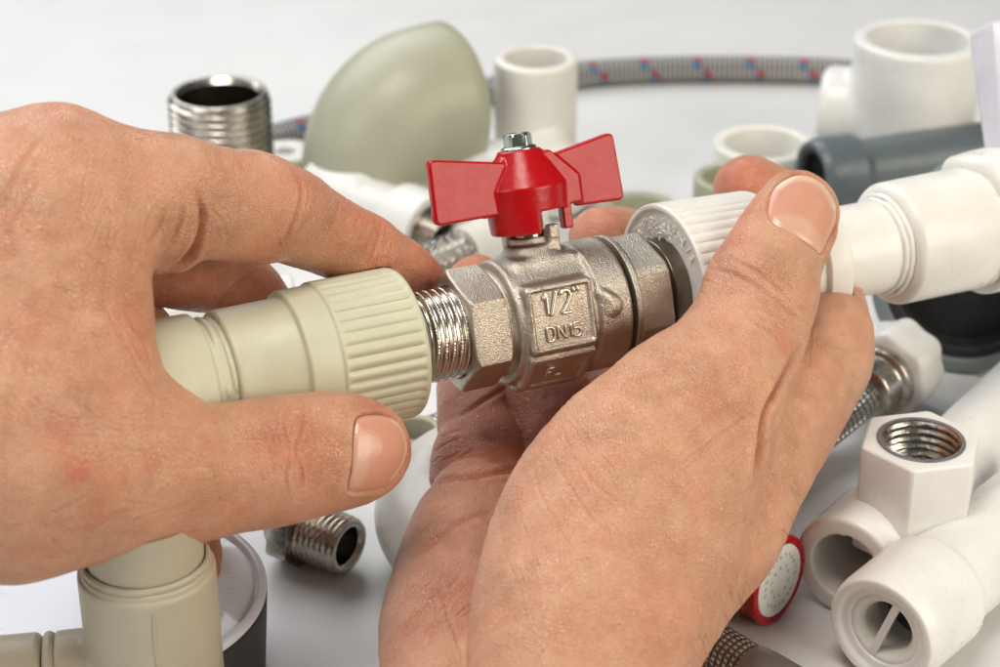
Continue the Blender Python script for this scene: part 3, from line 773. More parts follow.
# red round handle with a printed disc, lying on its side
cc = TW(780, 581, 1.08); fd = unit([.77, -.64, .03])
g = empty('red_cap', cc-[0, 0, .98], 'round red plastic cap lying on its side, its end covered by a white printed disc', 'cap')
def grip(t, r, th): return np.full_like(th, r) if r < .85 or t > -.15 else r*(1-.045*(np.cos(th*9) > .2))
lathe('cap', [(-2.6, .01), (-2.6, .80, .1), (-2.4, .94, .05), (-.2, 1.02, .03), (-.1, 1.08, .04), (.0, 1.06, .05), (.01, .92, .02), (-.05, .88), (-.05, .01)], cc, fd, M['red'], g, segs=144, rmod=grip, sharp=40)
lathe('printed_disc', [(-.05, .88), (.0, .87, .02), (.0, .01)], cc, fd, M['disc'], g, segs=64, sharp=30)
a_, v_, u_ = frame(fd); u_ = -u_
for k_, (r_k, nn, hh) in enumerate(((.63, 22, .12), (.36, 10, .10))):
    Vt, Ft = [], []
    rr_ = np.random.default_rng(k_)
    for i in range(nn):
        if nn == 22 and i in (7, 15): continue
        th = i*2*math.pi/nn; er = v_*math.cos(th)+u_*math.sin(th); et = -v_*math.sin(th)+u_*math.cos(th)
        for (x0, x1, y0, y1) in ([(-.045, -.02, -.05, .05), (-.045, .045, .025, .05)] if rr_.random() < .5 else [(-.04, .04, -.05, -.025), (.015, .04, -.05, .05), (-.04, .02, -.01, .012)]):
            b_ = len(Vt)
            for (xx, yy) in ((x0, y0), (x1, y0), (x1, y1), (x0, y1)): Vt.append(cc+fd*.006+er*(r_k+yy)+et*xx)
            Ft.append((b_, b_+1, b_+2, b_+3))
    link_mesh('printed_ring', np.array(Vt), Ft, M['ink'], g)

# steel braided hose end at the front edge
hp = [TW(x, y, .62) for x, y in ((600, 560), (650, 600), (700, 640), (722, 652))]
hs = empty('braided_hose', TW(700, 640, 0), 'shiny steel braided hose with grey end sleeve on the table below the red cap', 'hose')
hp = catmull(hp+[TW(762, 678, .62)], 50); V, F, uv = tube_geo(hp, .56, 40, uv=True); link_mesh('braid', V, F, M['steel_braid'], hs, None, uvs=uv)
d_ = unit(TW(820, 712, .62)-TW(762, 678, .62)); lathe('end_sleeve', [(-.35, .1), (-.35, .60, .04), (0, .64, .04), (3.0, .64, .04), (3.0, .1)], TW(762, 678, .62), d_, M['sleeve'], hs, segs=64)

# small steel nipple, lower left
c = TW(349, 547, .80); nd = unit(TW(286, 541, .8)-c); nd = unit(nd+np.array([0, .50, 0]))
g = empty('threaded_nipple', c-[0, 0, .8], 'small steel threaded nipple lying on its side below the left thumb', 'pipe fitting')
threaded('thread', 0, 1.30, .72, .17, .06, c, nd, M['steel'], g, inner=.50, chamfer=.12, segs=96)
lathe('hex_nut', [(1.2, .5), (1.2, 1.02, .05), (1.8, 1.02, .05), (1.8, .5)], c, nd, M['steel'], g, segs=120, closed=True, sharp=25,
      rmod=lambda t, r, th: np.full_like(th, r) if r < .8 else np.minimum(r*.866/np.cos((th+.2) % (math.pi/3)-math.pi/6), r*.97))
lathe('plain_end', [(1.7, .5), (1.7, .66), (2.1, .64, .05), (2.1, .5)], c, nd, M['steel'], g, segs=64)
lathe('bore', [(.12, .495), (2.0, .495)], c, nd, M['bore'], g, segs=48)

# pressure gauge lying face up, lower left
gc = TW(112, 592, 2.3); gr = 3.30
g = empty('pressure_gauge', [gc[0], gc[1], 0], 'round black pressure gauge lying face up behind the beige elbow', 'pressure gauge')
g0 = np.array([gc[0], gc[1], 0])
lathe('case', [(0, .01), (0, gr-.15, .15), (2.1, gr, .1), (2.22, gr-.02, .03), (2.22, .01)], g0, Z3, M['black_case'], g, segs=128)
lathe('bezel', [(2.16, gr-.26), (2.22, gr+.01, .03), (2.36, gr, .06), (2.40, gr-.16, .05), (2.30, gr-.22, .04), (2.24, gr-.26, .03)], g0, Z3, M['bezel'], g, closed=True, segs=128, sharp=50)
lathe('dial', [(2.24, gr-.20), (2.26, gr-.22), (2.26, .01)], g0, Z3, M['dial'], g, segs=96)
Vt, Ft = [], []
for i in range(61):
    th = math.radians(-135+i*4.5); er = np.array([math.sin(th), math.cos(th), 0]); et = np.array([er[1], -er[0], 0]); L_ = .34 if i % 10 == 0 else .18
    b_ = len(Vt); z_ = np.array([0, 0, 2.264])
    for (x_, y_) in ((-.015, 2.62-L_), (.015, 2.62-L_), (.015, 2.62), (-.015, 2.62)): Vt.append(g0+z_+er*y_+et*x_)
    Ft.append((b_, b_+1, b_+2, b_+3))
link_mesh('scale_marks', np.array(Vt), Ft, M['ink2'], g)

# taupe elbow in front of the gauge
tc_ = TW(146, 563, 4.6); b0 = np.array([tc_[0], tc_[1], 0]); d_ = unit([-.985, -.17, 0]); Rr = 1.37
g = empty('plastic_elbow', b0, 'taupe plastic elbow standing in the lower left corner with a weld seam and side pipe', 'pipe elbow')
f = world_field([b0, tc_, b0+Z3*1.5+d_*3.2], 2.0, .055)
f.cyl(b0, Z3, 1.4, 4.55, Rr, 0, .10); f.chain([(*(b0+Z3*1.56), Rr-.02), (*(b0+Z3*1.58), Rr-.02)], .1)
f.cyl(b0+Z3*1.55, d_, 0, 2.0, Rr-.02, .08, .10); f.cyl(b0, Z3, 3.6, 5, 1.16, 0, .02, cut=True)
f.build('elbow_body', M['taupe_plastic'], g)
lathe('lip', [(4.50, 1.1), (4.50, 1.31, .03), (4.62, 1.29, .05), (4.66, 1.22, .04), (4.66, 1.1)], b0, Z3, M['taupe_plastic'], g, closed=True)
bead('weld_bead', 4.70, 1.19, .085, M['taupe_plastic'], g, 21, .03, b0, Z3, (0, 1, 0))
lathe('pipe', [(3.8, .9), (5.8, .9), (5.8, 1.16), (3.8, 1.16)], b0, Z3, M['taupe_plastic'], g, closed=True)
sm_ = [b0+Z3*z_+unit([.23, -1, 0])*(Rr+.004)+np.array([math.sin(z_*5)*.012, 0, 0]) for z_ in np.linspace(4.3, 1.2, 30)]
V, F, _ = tube_geo(np.array(sm_), .018+.012*np.abs(np.sin(np.linspace(0, 9, 30)))**6, 8); link_mesh('mould_seam', V, F, M['taupe_plastic'], g)
bead('weld_bead', 2.10, 1.24, .12, M['taupe_plastic'], g, 22, .05, b0+Z3*1.55, d_, (0, 0, 1))
lathe('side_socket', [(2.2, .9), (2.22, 1.22, .04), (2.34, 1.36, .06), (5.0, 1.37), (5.0, .9)], b0+Z3*1.55, d_, M['taupe_plastic'], g, closed=True, segs=96)

# white couplings behind the index finger
c0 = TW(345, 200, 1.1); c1 = TW(425, 232, 1.1); cd = unit(c1-c0)
g = empty('plastic_coupling', c0-[0, 0, 1.1], 'white stepped coupling with metal thread lying behind the left index finger', 'pipe fitting')
Lc = np.linalg.norm(c1-c0)
lathe('coupling_body', [(-1.2, .7), (-1.2, 1.15, .1), (.9, 1.2, .15), (1.2, 1.02, .1), (Lc-1.3, 1.02, .1), (Lc-1.1, 1.28, .12), (Lc+.35, 1.30, .10), (Lc+.35, 1.0, .05), (Lc-.5, .95)], c0, cd, M['white_plastic'], g, closed=True, segs=96, sharp=50)
threaded('metal_insert', Lc-.8, Lc+.9, .72, .18, .07, c0, cd, M['steel'], g, inner=.52, segs=96)
# another white piece with a metal end below it
c0 = TW(500, 235, .8); c1 = TW(440, 262, .8); cd = unit(c0-c1)
g = empty('hose_end', c1-[0, 0, .8], 'white sleeve with knurled metal end lying behind the left wing of the handle', 'hose connector')
lathe('sleeve', [(1.0, .5), (1.0, .8, .06), (4.2, .8, .06), (4.2, .5)], c1, cd, M['cream_plastic'], g, closed=True, segs=64)
lathe('knurled_end', [(-1.4, .3)]+[(t, .72) for t in np.linspace(-1.4, 1.0, 40)]+[(1.0, .3)], c1, cd, M['turned'], g, closed=True, segs=160,
      rmod=lambda t, r, th: np.full_like(th, r) if r < .5 else r-.05*((np.sin(th*24+t*20) > 0).astype(float)+(np.sin(th*24-t*20) > 0)))

# smooth pale elbow between the thumb and the right palm
path = list(catmull([TW(480, 590, 1.25), TW(445, 548, 1.25), TW(428, 512, 1.25), TW(452, 478, 1.25), TW(505, 462, 1.25)], 26)); V, F, _ = tube_geo(np.array(path), 1.28, 64, inner=.95)
tag(link_mesh('plastic_elbow', V, F, M['cream_plastic'], None, 50), 'smooth off-white elbow between the left thumb and the right palm', 'pipe elbow')
# pale green fitting and brown steel bit behind it
hollow_ring('plastic_ring', 414, 428, 2.2, .72, .5, M['sage_plastic'], 'pale green ring standing right of the ribbed beige collar', 'pipe fitting')
c = TW(436, 440, .7); g = empty('threaded_nipple', c-[0, 0, .7], 'dull steel nipple lying behind the fingers of the right hand', 'pipe fitting')
threaded('thread', -1.0, 1.2, .68, .18, .07, c, unit([.8, .6, 0]), M['steel'], g, inner=.5, segs=96)
# pieces glimpsed under the fingers of the left hand
c = TW(205, 318, 1.0); f = world_field([c], 3.2, .07); f.cyl(c, unit([1, .25, 0]), -2.6, 2.6, 1.0, 0, .15); f.cyl(c, unit([1, .25, 0]), -3, 3, .7, 0, .02, cut=True)
tag(f.build('plastic_coupling', M['white_plastic']), 'plain white sleeve lying under the fingers of the left hand', 'pipe fitting')
# ================================================================ hands
def ch(rows, dz=0):
    """rows of (px, py, depth, radius px) -> view-space centimetres"""
    return [(*PC(a, b, z+dz), r/FPX*z) for a, b, z, r in rows]
def carve_pipe(F, segs, k=.06):
    for (t0, t1, r) in segs: F.cyl(O_C, AX_C, t0, t1, r, k, .05, cut=True)
RUN = [(-8.8, -1.05, 1.53), (-3.2, -1.1, 1.66), (-1.2, .3, 1.06), (-.1, .95, 1.34), (.9, 4.1, 1.56), (4.0, 5.4, 1.42), (5.38, 7.92, 2.0), (7.8, 9.7, 1.66), (9.3, 12, 1.14), (11.6, 15, 1.54)]
VX = .050
FLAT = ((0, 0, 1), .86)

# ---------- left hand (comes in from the left; thumb in front, index behind)
lo = PC(-420, 620, 38); LH = Field((-15.5, -6.6, 33.0), (0.0, 5.2, 48.6), VX)
# back of the hand, wrist
LH.chain(ch([(38, 215, 39.6, 102), (34, 300, 39.2, 104), (36, 370, 38.9, 108), (0, 440, 38.6, 140)]), .5, FLAT)
LH.chain(ch([(-68, 335, 39.2, 196), (-150, 350, 38.5, 180), (-300, 370, 37.5, 150), (-420, 380, 37, 150)]), 1.4, ((0, 0, 1), .62))
# index finger with its knuckle
LH.chain(ch([(62, 182, 39.9, 71), (110, 192, 40.0, 66), (165, 196, 40.4, 63), (215, 203, 41.2, 57), (255, 208, 41.9, 54)]), .7, FLAT)
LH.chain(ch([(250, 206, 41.9, 54), (286, 214, 42.5, 49), (322, 232, 43.2, 42), (362, 251, 43.9, 37)]), .30, FLAT)
LH.chain(ch([(362, 251, 43.9, 37), (390, 262, 44.4, 31), (415, 275, 45.0, 26), (424, 284, 45.3, 23)]), .22, FLAT)
# web between index and thumb, below the index
LH.chain(ch([(100, 226, 40.4, 50), (140, 234, 40.8, 42), (162, 238, 41.0, 37)]), .30)
LH.chain(ch([(70, 205, 39.6, 72), (66, 330, 39.0, 74), (96, 410, 38.9, 58)]), .45, FLAT)
# thumb
LH.chain(ch([(10, 430, 38.7, 140), (90, 455, 38.8, 104), (150, 468, 39.2, 78)]), .6, FLAT)
LH.chain(ch([(130, 464, 39.2, 88), (178, 474, 39.7, 73), (222, 470, 40.0, 66), (270, 462, 40.3, 66), (312, 455, 40.6, 62), (340, 451, 40.8, 56)]), .45, FLAT)
LH.chain(ch([(335, 451, 40.8, 56), (358, 449, 41.0, 50.5), (364, 449, 41.05, 46.5)]), .25, ((0, .1, 1), .84))
# middle finger, folded behind the pipe
MF = Field((-15.5, -6.6, 33.0), (0.0, 5.2, 48.6), VX)
MF.chain(ch([(60, 240, 42.2, 52), (140, 252, 43.0, 50), (185, 268, 43.7, 43), (215, 276, 44.2, 38)]), .4)
MF.chain(ch([(212, 272, 44.3, 36), (248, 296, 45.0, 38), (262, 330, 45.6, 34), (268, 390, 45.4, 30), (262, 420, 44.6, 27)]), .12)
RF = Field((-15.5, -6.6, 33.0), (0.0, 5.2, 48.6), VX)
RF.chain(ch([(60, 280, 42.0, 55), (118, 316, 43.4, 38), (152, 346, 44.2, 33), (190, 400, 45.2, 31), (225, 450, 44.9, 29), (238, 480, 44.0, 26)]), .3)
PF = Field((-15.5, -6.6, 33.0), (0.0, 5.2, 48.6), VX)
PF.chain(ch([(60, 380, 41.2, 50), (100, 440, 43.0, 36), (150, 500, 44.6, 30), (188, 540, 44.4, 31), (199, 575, 43.6, 22)]), .3)
sl = (slice(None),)*3
for G, k in ((MF, .10), (RF, .08), (PF, .08)): LH.union(sl, G.F, k)
del MF, RF, PF
carve_pipe(LH, RUN)
lv, lq = LH.mesh(); del LH

# ---------- right hand (from below; thumb in front, fingers behind)
lo3, hi3 = (-3.2, -15.5, 28.0), (8.6, 4.95, 52.8)
RH = Field(lo3, hi3, VX)
# thumb
RH.chain(ch([(796, 214, 45.3, 43.5), (787, 232, 45.15, 48), (772, 262, 44.8, 52), (760, 292, 44.3, 55)]), .3, ((-.2, .1, 1), .82))
RH.chain(ch([(762, 292, 44.3, 56), (748, 328, 43.8, 60), (722, 372, 43.0, 67), (695, 412, 42.4, 78)]), .35, FLAT)
# ball of the thumb
RH.chain(ch([(692, 415, 42.4, 80), (655, 468, 41.6, 108), (622, 530, 40.8, 126), (595, 600, 39.9, 124), (565, 690, 38.2, 100)]), .7, ((-.25, 0, 1), .72))
# index finger side of the hand
RH.chain(ch([(610, 720, 38.8, 72), (630, 655, 40.0, 63), (672, 590, 41.4, 64), (714, 535, 42.4, 66), (752, 470, 43.4, 60), (786, 411, 44.6, 56), (815, 362, 45.8, 54)]), .40, FLAT)
# palm
PL = Field(lo3, hi3, VX)
PL.chain(ch([(472, 505, 44.6, 46), (462, 545, 43.8, 58), (450, 600, 42.6, 64), (446, 650, 41.4, 68), (470, 740, 39.0, 80)]), .5)
PL.chain(ch([(540, 490, 46.4, 50), (540, 560, 45.2, 80), (540, 660, 42.8, 90), (550, 760, 39.7, 90)]), .8)
PL.chain(ch([(640, 470, 46.6, 60), (650, 540, 45.2, 66), (620, 640, 43.0, 66), (580, 740, 40, 80)]), .8)
PL.chain(ch([(735, 440, 46.2, 50), (705, 520, 45.0, 52), (655, 600, 43.0, 50)]), .8)
RH.union(sl, PL.F, .16); del PL
RH.chain(ch([(585, 388, 48.6, 42), (612, 425, 47.6, 48)]), .15)
# wrist and forearm
RH.chain(ch([(550, 780, 37.2, 112), (556, 900, 34.2, 120), (570, 1020, 31.2, 124)]), .5, ((0, 0, 1), .78))
RH.chain(ch([(490, 790, 38.0, 96), (500, 850, 36.4, 100), (520, 960, 33.4, 105)]), .5, ((0, 0, 1), .8))
# fingers: little, ring, middle, index, each rooted in the palm
def finger(rows, breaks, k=.05, ku=.07):
    G = Field(lo3, hi3, VX)
    for a, b in breaks: G.chain(ch(rows[a:b+1]), k)
    RH.union(sl, G.F, ku)
finger([(480, 500, 45.6, 46), (478, 466, 45.9, 49), (480, 446, 46.4, 43), (474, 418, 47.0, 37), (474, 392, 47.9, 37), (474, 345, 49.2, 35), (476, 300, 49.2, 32), (477, 285, 48.6, 30)], ((0, 2), (2, 4), (4, 7)), .05)
finger([(570, 500, 46.6, 55), (560, 452, 47.0, 54), (550, 408, 47.4, 48), (540, 360, 49.0, 40), (532, 310, 49.4, 33), (530, 290, 48.9, 30)], ((0, 2), (2, 5)), .05)
finger([(650, 480, 47.0, 56), (640, 425, 47.2, 56), (650, 370, 48.8, 48), (672, 300, 50.2, 38), (650, 256, 50.2, 35), (620, 240, 49.4, 33), (600, 238, 48.6, 31)], ((0, 2), (2, 6)), .06)
finger([(770, 440, 44.6, 56), (800, 386, 45.4, 55), (822, 346, 46.4, 53), (836, 320, 48.2, 45), (836, 280, 50.4, 40), (808, 234, 51.4, 37), (778, 204, 51.0, 35), (748, 189, 50.5, 34.5)], ((0, 2), (2, 7)), .20, .25)
carve_pipe(RH, RUN)
RH.cyl(PC(538, 243, 44.9), UP_C, -.4, .5, .95, .1, .1, cut=True)
rv, rq = RH.mesh(); del RH

NOISE_CACHE = {}
def vnoise(P, scale, seed=0):
    """cheap smooth 3-D value noise"""
    key = seed
    if key not in NOISE_CACHE: NOISE_CACHE[key] = np.random.default_rng(seed).uniform(-1, 1, (64, 64, 64)).astype(np.float32)
    G = NOISE_CACHE[key]; Q = P*scale; I = np.floor(Q).astype(int); f = Q-I; f = f*f*(3-2*f); out = 0
    for a in (0, 1):
        for b in (0, 1):
            for c in (0, 1):
                w = (f[:, 0] if a else 1-f[:, 0])*(f[:, 1] if b else 1-f[:, 1])*(f[:, 2] if c else 1-f[:, 2])
                out = out+w*G[(I[:, 0]+a) % 64, (I[:, 1]+b) % 64, (I[:, 2]+c) % 64]
    return out
def relax(v, q, it=3, lam=.5):
    e = np.concatenate([q[:, [0, 1]], q[:, [1, 2]], q[:, [2, 3]], q[:, [3, 0]]]); e = np.concatenate([e, e[:, ::-1]])
    cnt = np.bincount(e[:, 0], minlength=len(v))[:, None]
    for k in range(it*2):
        s_ = np.stack([np.bincount(e[:, 0], weights=v[e[:, 1], i], minlength=len(v)) for i in range(3)], 1)/cnt
        v = v+(s_-v)*(lam if k % 2 == 0 else -lam*1.02)
    return v
def refine(v, q):
    """one Catmull-Clark step"""
    me = bpy.data.meshes.new('t'); n = len(q)
    me.vertices.add(len(v)); me.vertices.foreach_set('co', v.astype(np.float32).ravel()); me.loops.add(n*4)
    me.loops.foreach_set('vertex_index', q.astype(np.int32).ravel()); me.polygons.add(n); me.polygons.foreach_set('loop_start', np.arange(0, n*4, 4, dtype=np.int32)); me.update(calc_edges=True)
    o = bpy.data.objects.new('t', me); COL.objects.link(o); m = o.modifiers.new('s', 'SUBSURF'); m.levels = 1; m.render_levels = 1
    bpy.context.view_layer.update(); m2 = bpy.data.meshes.new_from_object(o.evaluated_get(bpy.context.evaluated_depsgraph_get()))
    bpy.data.objects.remove(o); bpy.data.meshes.remove(me)
    V = np.zeros(len(m2.vertices)*3, np.float32); m2.vertices.foreach_get('co', V); L = np.zeros(len(m2.loops), np.int32); m2.loops.foreach_get('vertex_index', L)
    bpy.data.meshes.remove(m2); return V.reshape(-1, 3).astype(float), L.reshape(-1, 4).astype(np.int64)
def normals(v, q):
    a = v[q[:, 2]]-v[q[:, 0]]; b = v[q[:, 3]]-v[q[:, 1]]; fn = np.cross(a, b)
    N = np.stack([sum(np.bincount(q[:, k], weights=fn[:, i], minlength=len(v)) for k in range(4)) for i in range(3)], 1)
    return N/np.maximum(np.linalg.norm(N, axis=1), 1e-12)[:, None]
def px_of(v): return np.stack([500+v[:, 0]/v[:, 2]*FPX, 333.5-v[:, 1]/v[:, 2]*FPX], 1)
def seg_dist(P, poly):
    """distance in px to an open polyline and the running parameter 0..1"""
    d = np.full(len(P), 1e9); par = np.zeros(len(P)); L = np.linalg.norm(np.diff(poly, axis=0), axis=1); C = np.concatenate([[0], np.cumsum(L)])
    for i in range(len(poly)-1):
        a = poly[i]; e = poly[i+1]-a; h = np.clip(((P-a)@e)/max(e@e, 1e-9), 0, 1); dd = np.linalg.norm(P-a-h[:, None]*e, axis=1)
        m = dd < d; d[m] = dd[m]; par[m] = (C[i]+h[m]*L[i])/C[-1]
    return d, par
def add_creases(v, N, px, disp, creases, zlim=None):
    """each crease: (points px, width px, depth cm[, zmin, zmax]); only skin that faces the viewer side where the line was traced"""
    front = N[:, 2] < .15
    for cr in creases:
        P = catmull(np.array(cr[0], float), max(len(cr[0])*5, 8)); w, dep = cr[1], cr[2]
        m = front & (px[:, 0] > P[:, 0].min()-5*w) & (px[:, 0] < P[:, 0].max()+5*w) & (px[:, 1] > P[:, 1].min()-5*w) & (px[:, 1] < P[:, 1].max()+5*w)
        if len(cr) > 3: m &= (v[:, 2] > cr[3]) & (v[:, 2] < cr[4])
        ix = np.nonzero(m)[0]
        if len(ix) == 0: continue
        d, t = seg_dist(px[ix], P); env = np.clip(np.sin(np.pi*np.clip(t, .02, .98))*1.6, 0, 1) if (len(cr) < 6) else 1
        disp[ix] += env*dep*(-np.exp(-(d/w)**2)+.32*np.exp(-((d-2.1*w)/(1.3*w))**2))

def finish_hand(name, v, q, creases, bumps, nail, tints, seed, label, hair):
    q = orient(v, q) if False else q
    # view axes (right, up, depth) are left handed: flip once
    p0 = v; vol = np.einsum('ij,ij->i', v[q[:, 0]], np.cross(v[q[:, 1]], v[q[:, 2]])).sum()
    if vol < 0: q = q[:, ::-1].copy()
    v = relax(v, q, 3)
    v, q = refine(v, q)
    N = normals(v, q); px = px_of(v); disp = np.zeros(len(v))
    disp += .030*vnoise(v, 1.1, seed)+.014*vnoise(v, 2.7, seed+1)+.005*vnoise(v, 7, seed+2)
    for (bx, by, bz, br, bh) in bumps:
        c = PC(bx, by, bz); d = np.linalg.norm(v-c, axis=1); disp += bh*np.exp(-(d/br)**2)
    tree = BVHTree.FromPolygons([tuple(x) for x in v], [tuple(x) for x in q])
    outline = catmull(np.array(nail['outline'], float), 120, closed=True)
    add_creases(v, N, px, disp, creases)
    # nail bed and the fold of skin round the nail
    zc = nail['z']; m = (np.abs(px[:, 0]-outline[:, 0].mean()) < 90) & (np.abs(px[:, 1]-outline[:, 1].mean()) < 90) & (np.abs(v[:, 2]-zc) < 1.6) & (N[:, 2] < .1)
    ix = np.nonzero(m)[0]; sd = sd_poly(px[ix, 0], px[ix, 1], outline)
    freev = np.array(nail['tip']); tipw = np.clip(1-np.linalg.norm(px[ix]-freev, axis=1)/nail['tipr'], 0, 1)
    disp[ix] += np.where(sd < 0, -.045*np.clip(-sd/2.0, 0, 1), 0) + (1-tipw*.9)*(.036*np.exp(-((sd-3.0)/3.4)**2)*(sd > 0)) - .055*np.exp(-(sd/1.6)**2)
    v2 = v+N*disp[:, None]
    # skin colours, some tints standing for shade, redder where creases sink
    base = np.array([.655, .340, .195]); pale = np.array([.76, .475, .320]); red = np.array([.60, .155, .085])
    n1 = vnoise(v, 1.7, seed+3)*.5+vnoise(v, 4.5, seed+4)*.35+vnoise(v, 12, seed+5)*.25
    w = np.clip(.5+.6*n1, 0, 1)[:, None]; colr = base*(1-w*.6)+pale*w*.6
    for t_ in [t_ for t_ in tints if len(t_) > 5]:
        d = np.linalg.norm(v-PC(*t_[:3]), axis=1); g_ = np.clip(t_[4]*np.exp(-(d/t_[3])**2), 0, 1)[:, None]; colr = colr*(1-g_)+np.array(t_[5])*g_
    tints = [t_ for t_ in tints if len(t_) < 6]
    amt = np.clip(.10+.16*vnoise(v, 3.2, seed+6), 0, 1)
    for (bx, by, bz, br, a) in tints:
        c = PC(bx, by, bz); d = np.linalg.norm(v-c, axis=1); amt = np.maximum(amt, min(a*1.35, .85)*np.exp(-(d/br)**2)*(1+.35*vnoise(v, 5, seed+7)))
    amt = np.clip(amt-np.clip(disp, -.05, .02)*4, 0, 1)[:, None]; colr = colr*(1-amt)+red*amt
    Wd = c2w(v2)
    at_ = np.concatenate([colr, np.ones((len(v), 1))], 1)
    o = link_mesh(name, Wd, q if True else q, M['skin'], None, None, attr={'tint': at_})
    tag(o, label, 'hand')
    # a few short fine hairs
    if hair:
        Vh, Fh, cnt = [], [], 0; hr = np.random.default_rng(seed)
        for (hx_, hy_, hw_, hh_, n_, da) in hair:
            for i in range(n_):
                p = (hx_+hr.uniform(-hw_, hw_), hy_+hr.uniform(-hh_, hh_)); d = Vector(PC(p[0], p[1], 1.0)).normalized(); hit, nn, fi, ds = tree.ray_cast(Vector((0, 0, 0)), d)
                if hit is None: continue
                h0 = np.array(hit); nn = np.array(nn); nn = -nn if nn[2] > 0 else nn
                dr = unit(np.array([math.cos(da+hr.normal(0, .3)), math.sin(da+hr.normal(0, .3)), -.1])); dr = unit(dr-nn*np.dot(dr, nn)+nn*hr.uniform(.15, .5)); L_ = hr.uniform(.15, .42)
                pts = catmull([h0-nn*.02, h0+dr*L_*.5+nn*.03, h0+dr*L_+nn*hr.uniform(-.03, .03)], 6); a_, b2, _ = tube_geo(c2w(pts), np.array([.0035, .0035, .003, .003, .002, .001]), 4)
                Vh.append(a_); Fh += [tuple(int(z)+cnt for z in q_) for q_ in b2]; cnt += len(a_)
        link_mesh('hair', np.concatenate(Vh), Fh, M['hair'], o)
    # nail plate, laid on the skin it covers
    ctr = outline.mean(0); V, hh = [], []
    K = 26; n = len(outline); rows = []
    for k in range(K+1):
        fr = 1-(1-k/K)**1.6 if k else 0
        pts = ctr+(outline-ctr)*fr if k else ctr[None]
        for p in pts:
            d = Vector(PC(p[0], p[1], 1.0)).normalized(); hit, nn, fi, ds = tree.ray_cast(Vector((0, 0, 0)), d)
            if hit is None: hit = Vector(PC(p[0], p[1], zc)); nn = Vector((0, 0, -1))
            V.append((*hit,)); hh.append(fr)
    V = np.array(V); hh = np.array(hh)
    F = [(0, 1+i, 1+(i+1) % n) for i in range(n)]+[(1+(k-1)*n+i, 1+k*n+i, 1+k*n+(i+1) % n, 1+(k-1)*n+(i+1) % n) for k in range(1, K) for i in range(n)]
    # smooth the plate and curve it
    nv = len(V); nb = [[] for _ in range(nv)]
    for f_ in F:
        for i in range(len(f_)): nb[f_[i]].append(f_[(i+1) % len(f_)]); nb[f_[(i+1) % len(f_)]].append(f_[i])
    for it in range(14):
        A = np.array([V[b].mean(0) for b in nb]); mm = hh < .99; V[mm] = V[mm]*.4+A[mm]*.6
    Nn = np.zeros_like(V)
    for f_ in F:
        nn = np.cross(V[f_[1]]-V[f_[0]], V[f_[-1]]-V[f_[0]])
        for i in f_: Nn[i] += nn
    Nn /= np.linalg.norm(Nn, axis=1)[:, None]
    if Nn[:, 2].mean() > 0: Nn = -Nn; F = [f_[::-1] for f_ in F]
    pxn = px_of(V); freel = np.clip(1-np.linalg.norm(pxn-freev, axis=1)/nail['tipr'], 0, 1)
    h_ = .012-.040*np.clip((hh-.80)/.20, 0, 1)**2*(1-freel*.75)
    V = V+Nn*h_[:, None]
    lun = sd_poly(pxn[:, 0], pxn[:, 1], catmull(np.array(nail['lunula'], float), 60, closed=True))
    fe = np.minimum.reduce([np.linalg.norm(pxn-q_, axis=1) for q_ in catmull(np.array(nail['edge'], float), 50)])
    pink = np.array([.60, .285, .185]); cl = np.repeat(pink[None], nv, 0)
    lw = np.clip(.5-lun/5.0, 0, 1)[:, None]*.6; cl = cl*(1-lw)+np.array([.70, .45, .345])*lw
    ew = np.clip(1.5-fe/nail['ew'], 0, 1)[:, None]*.9; cl = cl*(1-ew)+np.array([.70, .55, .40])*ew
    link_mesh('thumbnail', c2w(V), F, M['nail_b' if seed > 150 else 'nail'], o, None, attr={'tint': np.concatenate([cl, np.ones((nv, 1))], 1)})
    return o

k = NT('skin'); tn_ = k.n('ShaderNodeAttribute', attribute_name='tint').outputs['Color']
co_ = k.co()
wv = k.n('ShaderNodeTexNoise', i_Vector=co_, i_Scale=90.0, i_Detail=2.0)
warp = k.n('ShaderNodeVectorMath', operation='MULTIPLY_ADD'); k.set(warp.inputs[0], wv.outputs['Color']); warp.inputs[1].default_value = (.004, .004, .004); k.set(warp.inputs[2], co_)
v1 = k.n('ShaderNodeTexVoronoi', feature='DISTANCE_TO_EDGE', i_Vector=k.n('ShaderNodeMapping', i_Vector=warp.outputs[0], i_Rotation=(.4, .9, .6), i_Scale=(1.0, .42, .8)), i_Scale=2100.0).outputs['Distance']
v2_ = k.n('ShaderNodeTexVoronoi', feature='DISTANCE_TO_EDGE', i_Vector=k.n('ShaderNodeMapping', i_Vector=warp.outputs[0], i_Rotation=(.1, -.5, -.7), i_Scale=(.35, 1.0, .7)), i_Scale=1500.0).outputs['Distance']
l1 = k.ramp(v1, [(0, 0.0), (.16, 1.0)]); l2 = k.ramp(v2_, [(0, 0.0), (.12, 1.0)])
pores = k.ramp(k.n('ShaderNodeTexVoronoi', i_Vector=co_, i_Scale=1250.0).outputs['Distance'], [(.0, 0.0), (.22, 1.0)])
nz = k.noise(520, 4, .6); reg = k.ramp(k.noise(95, 2), [(.35, .55), (.7, 1.0)])
hgt = k.math('ADD', k.math('MULTIPLY', l1, .55), k.math('ADD', k.math('MULTIPLY', l2, .45), k.math('MULTIPLY', nz, .5)))
mot = k.ramp(k.noise(330, 3, .6), [(.3, 0.0), (.75, 1.0)])
base = k.mix(k.math('MULTIPLY', mot, .28), tn_, (.53, .215, .115)); base = k.mix(k.math('MULTIPLY', k.math('SUBTRACT', 1.0, l1), .26), base, (.30, .11, .06))  # dark lines put the shading of fine wrinkles into the colour
base = k.mix(k.math('MULTIPLY', k.ramp(k.noise(420, 1), [(.80, 0.0), (.83, 1.0)]), .35), base, (.20, .08, .045))
